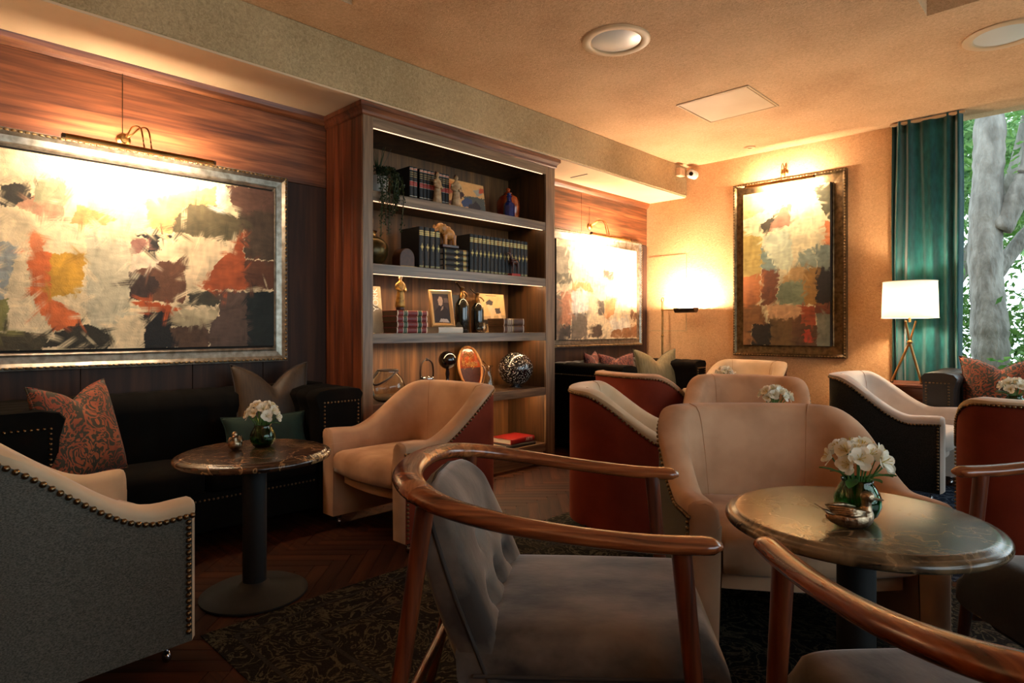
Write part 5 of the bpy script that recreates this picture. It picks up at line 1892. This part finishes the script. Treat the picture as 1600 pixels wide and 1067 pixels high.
robed_figure('ivory robed statuette with raised hands before the top shelf volumes', (-3.462, 2.795, SH[0]), .3, .98, M['ivory'], M['ivory'])
robed_figure('ivory robed statuette beside the small abstract canvas', (-3.455, 2.965, SH[0]), -.2, 1.0, M['ivory'], M['ivory'])
j = thing('ceramic_jar', 'copper-red domed ceramic jar at the right of the top shelf', 'jar', (-3.60, 3.655, SH[0]))
MB().lathe([(.001, 0), (.075, 0), (.088, .02), (.098, .10), (.096, .15), (.08, .19), (.05, .212), (.03, .22), (.001, .22)], 32).build('body', M['jar'], j, 60)
MB().lathe([(.034, .22), (.036, .228), (.018, .238), (.014, .246), (.02, .258), (.014, .268), (.001, .27)], 24).build('lid', M['jar'], j, 60)
bb_ = thing('blue_bottle', 'cobalt blue faceted bottle in front of the red jar', 'bottle', (-3.475, 3.54, SH[0]))
MB().lathe([(.001, 0), (.042, 0), (.045, .01), (.045, .09), (.038, .11), (.022, .125), (.018, .14), (.018, .158), (.024, .162), (.024, .168), (.001, .168)], 8).build('body', M['blueglass'], bb_)
MB().ball((0, 0, .182), .018, .018, .016, 10, 8).build('stopper', M['blueglass'], bb_, 60)

# second shelf
v = thing('bronze_vase', 'round bronze vase at the left of the second shelf', 'vase', (-3.60, 2.345, SH[1]))
MB().lathe([(.001, 0), (.06, 0), (.066, .012), (.098, .06), (.108, .105), (.10, .15), (.07, .185), (.04, .198), (.026, .205), (.001, .205)], 36).build('body', M['bowl'], v, 60)
MB().lathe([(.026, .205), (.024, .222), (.034, .236), (.03, .24), (.001, .238)], 28).build('neck', M['brass'], v, 50)
be = thing('arched_bookend', 'rounded brown leather bookend against the first tall black volume', 'bookend', (-3.52, 2.545, SH[1]))
arch = [(-.062, 0), (.062, 0), (.062, .06)] + [(.062 * math.cos(a), .062 + .068 * math.sin(a)) for a in np.linspace(.1, PI - .1, 12)] + [(-.062, .06)]
MB().loft([[(.045, y, z) for y, z in arch], [(-.05, y, z) for y, z in arch]]).build('arch', M['bookbrown'], be, 40, bevel=.004)
MB().box(-.06, .06, -.066, .066, 0, .006).build('foot_plate', M['brass'], be)

el = thing('carved_elephant', 'small carved wooden elephant standing on the flat book stack', 'figurine', (-3.515, 2.93, SH[1] + .169))
el.scale = (1.22, 1.22, 1.22)
e = MB()
e.ball((0, .005, .085), .034, .052, .036)
e.ball((.004, -.055, .115), .030, .030, .032)
for sx in (-1, 1):
    for y in (-.03, .04):
        e.tube([(sx * .018, y, .08), (sx * .018, y, .04), (sx * .018, y, .012)], [.016, .013, .014], 10)
    e.ball((sx * .032, -.045, .115), .006, .020, .024)
e.tube(crom([(.004, -.075, .112), (.004, -.096, .098), (.004, -.104, .112), (.004, -.10, .128)], 4), [.014] * 4 + [.011] * 4 + [.008] * 5, 8)
e.ball((0, -.005, .12), .026, .03, .012)
remesh(e.build('body', M['woodfig'], el), .0035, 2)
MB().box(-.035, .035, -.06, .065, 0, .018).build('plinth', M['darkfig'], el, bevel=.003)
an = thing('carved_antelope', 'dark carved antelope with long horns before the black row', 'figurine', (-3.462, 3.575, SH[1]))
e = MB()
e.ball((0, .012, .115), .016, .040, .022)
for sx in (-1, 1):
    for y in (-.014, .042):
        e.tube([(sx * .009, y, .11), (sx * .009, y + .004, .06), (sx * .009, y, .018)], [.010, .006, .005], 8)
    e.tube(crom([(sx * .005, -.038, .185), (sx * .008, -.03, .22), (sx * .012, -.018, .265)], 4), [.004] * 5 + [.002] * 4, 6)
e.tube(crom([(0, -.015, .125), (0, -.032, .155), (0, -.04, .178)], 4), [.014] * 4 + [.010] * 5, 8)
e.ball((0, -.048, .178), .010, .020, .011)
remesh(e.build('body', M['darkfig'], an), .0028, 1)
MB().box(-.025, .025, -.04, .06, 0, .02).build('plinth', M['redlabel'], an, bevel=.003)

# third shelf
robed_figure('gilded robed statuette with pale face standing on the red volumes', (-3.53, 2.525, SH[2] + .159), .1, 1.0, M['goldfig'], M['skin'], base=M['darkfig'])
pf = thing('photo_frame', 'champagne photograph frame leaning on the third shelf', 'picture frame', (-3.478, 2.862, SH[2] + .0435), R_(76))
pf.rotation_euler = (R_(-14), 0, R_(76))
W_, H_ = .185, .275
for k, (a, b) in enumerate((((-W_ / 2, 0), (W_ / 2, 0)), ((W_ / 2, 0), (W_ / 2, H_)), ((W_ / 2, H_), (-W_ / 2, H_)), ((-W_ / 2, H_), (-W_ / 2, 0)))):
    L_ = math.hypot(b[0] - a[0], b[1] - a[1])
    ux, uz = (b[0] - a[0]) / L_, (b[1] - a[1]) / L_
    prof = [(0, 0), (0, -.012), (.008, -.018), (.028, -.008), (.028, 0)]
    MB().loft([[(px + ux * (d if q == 0 else -d) - uz * d, y, pz + uz * (d if q == 0 else -d) + ux * d) for d, y in prof] for q, (px, pz) in ((0, a), (1, b))]).build('frame_member', M['photoframe'], pf)
MB().box(-W_ / 2 + .004, W_ / 2 - .004, .0, .006, .004, H_ - .004).build('backing', M['bookblack'], pf)
me = paint_grid(W_ - .05, H_ - .05, 60, 90, (74, 58, 50), [((52, 38, 34), [(.05, 0), (.95, 0), (.9, .45), (.68, .6), (.4, .6), (.12, .42)]), ((196, 164, 138), [(.36, .62), (.34, .8), (.44, .9), (.58, .9), (.64, .78), (.6, .64), (.5, .58)]), ((186, 154, 130), [(.45, .42), (.58, .46), (.64, .58), (.55, .56)]), ((206, 190, 176), [(.3, .05), (.9, .04), (.8, .15), (.4, .16)]), ((120, 98, 84), [(.7, .7), (1, .7), (1, .85), (.7, .85)])], 71, .008, .08, .03)
place('photograph', me, M['print'], pf, loc=(0, -.004, .025))


def siphon(label, loc, s, rotz):
    T = thing('soda_siphon', label, 'siphon', loc, rotz, 'old soda siphon bottles')
    MB().lathe([(.001, 0), (.046 * s, 0), (.05 * s, .01), (.05 * s, .17 * s), (.046 * s, .2 * s), (.03 * s, .225 * s), (.018 * s, .24 * s), (.001, .24 * s)], 28).build('bottle', M['siphon'], T, 60)
    MB().lathe([(.02 * s, .238 * s), (.021 * s, .262 * s), (.014 * s, .27 * s), (.013 * s, .30 * s), (.018 * s, .305 * s), (.018 * s, .315 * s), (.001, .32 * s)], 18).build('collar', M['brass'], T, 60)
    MB().tube(crom([(0, 0, .285 * s), (0, .03 * s, .282 * s), (0, .055 * s, .262 * s), (0, .06 * s, .25 * s)], 4), .006 * s, 8).build('spout', M['brass'], T, 60)
    MB().tube([(0, .012 * s, .295 * s), (0, -.03 * s, .318 * s), (0, -.065 * s, .345 * s)], [(.008 * s, .004 * s)] * 3, 8).build('lever', M['bronze'], T, 60)


siphon('taller dark soda siphon behind the photograph frame', (-3.555, 3.11, SH[2]), 1.1, .2)
siphon('shorter dark soda siphon in front of the F book', (-3.56, 3.275, SH[2]), .98, -.2)
gb = thing('glass_bowl', 'small round clear glass before the shorter siphon', 'glass', (-3.455, 3.22, SH[2]))
MB().lathe([(.001, 0), (.025, 0), (.038, .016), (.042, .04), (.034, .07), (.03, .08), (.028, .08), (.032, .069), (.039, .04), (.035, .018), (.022, .004), (.001, .004)], 28).build('bowl', M['clearglass'], gb, 60)

# fourth shelf
jg = thing('glass_jug', 'large clear glass jug with slanting leather strap handle', 'jug', (-3.535, 2.425, SH[3]))
MB().lathe([(.001, 0), (.07, 0), (.095, .02), (.118, .07), (.118, .11), (.10, .155), (.072, .185), (.062, .20), (.066, .212), (.062, .212), (.058, .20), (.068, .184), (.096, .154), (.114, .11), (.114, .071), (.092, .024), (.068, .006), (.001, .006)], 40).build('body', M['clearglass'], jg, 60)
MB().tube([(.066 * math.cos(2 * PI * k / 28), .066 * math.sin(2 * PI * k / 28), .21) for k in range(29)], .006, 8).build('leather_rim', M['strap'], jg, 60)
P = crom([(.03, .062, .205), (.07, .0, .185), (.09, -.075, .15), (.05, -.125, .12), (-.02, -.115, .145), (-.05, -.05, .20)], 6)
MB().tube(P, [(.009, .007)] * len(P), 8).build('strap', M['strap'], jg, 60)
ln = thing('glass_lantern', 'small amber glass lantern with tall arched handle', 'lantern', (-3.53, 2.755, SH[3]))
MB().lathe([(.001, 0), (.05, 0), (.078, .02), (.092, .05), (.088, .085), (.064, .115), (.05, .125), (.048, .124), (.062, .113), (.085, .084), (.089, .05), (.075, .022), (.048, .004), (.001, .004)], 36).build('bowl', M['amberglass'], ln, 60)
MB().lathe([(.05, .124), (.053, .128), (.053, .142), (.049, .146), (.046, .142), (.046, .128)], 32).build('collar', M['chrome'], ln, 60)
P = crom([(0, -.056, .13), (0, -.058, .19), (0, -.045, .245), (0, 0, .272), (0, .045, .245), (0, .058, .19), (0, .056, .13)], 6)
MB().tube(P, [(.011, .003)] * len(P), 8, ref=(0, 1, 0)).build('handle', M['strap'], ln, 60)
bs = thing('black_globe_stand', 'black glossy ball on a turned stem standing on a brown book', 'ornament', (-3.60, 3.005, SH[3] + .051))
MB().lathe([(.001, 0), (.045, 0), (.047, .008), (.03, .018), (.014, .03), (.011, .07), (.016, .10), (.012, .13), (.015, .15), (.001, .152)], 28).build('stem', M['blackgloss'], bs, 60)
MB().ball((0, 0, .205), .068, .068, .068, 28, 18).build('ball', M['blackgloss'], bs, 180)
dc = thing('glass_decanter', 'slender clear glass decanter with a leaf-shaped stopper', 'decanter', (-3.475, 3.30, SH[3]))
MB().lathe([(.001, 0), (.052, 0), (.056, .01), (.05, .06), (.036, .12), (.026, .165), (.03, .19), (.046, .205), (.043, .206), (.027, .19), (.023, .165), (.033, .12), (.047, .06), (.052, .012), (.001, .006)], 32).build('body', M['clearglass'], dc, 60)
P = crom([(0, .01, .15), (0, -.02, .21), (0, -.05, .245)], 5)
MB().tube(P, [(.004 + .010 * math.sin(PI * i / (len(P) - 1)), .003) for i in range(len(P))], 8).build('stopper_leaf', M['amberglass'], dc, 60)
ov = thing('oval_plaque', 'oval painted plaque with curling lines in a wooden rim', 'plaque', (-3.72, 3.38, SH[3] + .002), R_(96))
ov.rotation_euler = (R_(-12), 0, R_(96))
OW, OH = .135, .175
el_ = [(OW * math.cos(2 * PI * k / 40), OH + OH * math.sin(2 * PI * k / 40)) for k in range(40)]
MB().loft([[(x, 0, z) for x, z in el_], [(x, .014, z) for x, z in el_]]).build('panel', M['jar'], ov, 40)
MB().tube([(x, -.001, z) for x, z in el_] + [(el_[0][0], -.001, el_[0][1])], .011, 8, ref=(0, 1, 0)).build('rim', M['woodfig'], ov, 60)
random.seed(2)
cl = MB()
for k in range(34):
    cx, cz = random.uniform(-.085, .085), OH + random.uniform(.0, .125)
    if (cx / .10) ** 2 + ((cz - OH) / .14) ** 2 > 1:
        continue
    r0 = random.uniform(.012, .022)
    a0 = random.uniform(0, 6)
    cl.tube([(cx + r0 * (1 - i / 22) * math.cos(a0 + i * .42), -.003, cz + r0 * (1 - i / 22) * math.sin(a0 + i * .42)) for i in range(16)], .0018, 5, ref=(0, 1, 0))
cl.build('curling_lines', M['goldfig'], ov)
lowp = [(x * .86, z if z < OH else OH) for x, z in [(OW * math.cos(a), OH + OH * .86 * math.sin(a)) for a in np.linspace(PI, 2 * PI, 20)]]
MB().loft([[(x, -.003, z) for x, z in lowp], [(x, .001, z) for x, z in lowp]]).build('dark_field', M['darkfig'], ov, 40)
random.seed(11)
so = thing('speckled_globe', 'black glass globe covered in white speckles, right of fourth shelf', 'ornament', (-3.585, 3.73, SH[3]))
MB().lathe([(.001, 0), (.055, 0), (.058, .008), (.04, .014), (.03, .03), (.001, .03)], 28).build('foot', M['chrome'], so, 60)
MB().ball((0, 0, .158), .145, .145, .138, 40, 26).build('globe', M['speck'], so, 180)
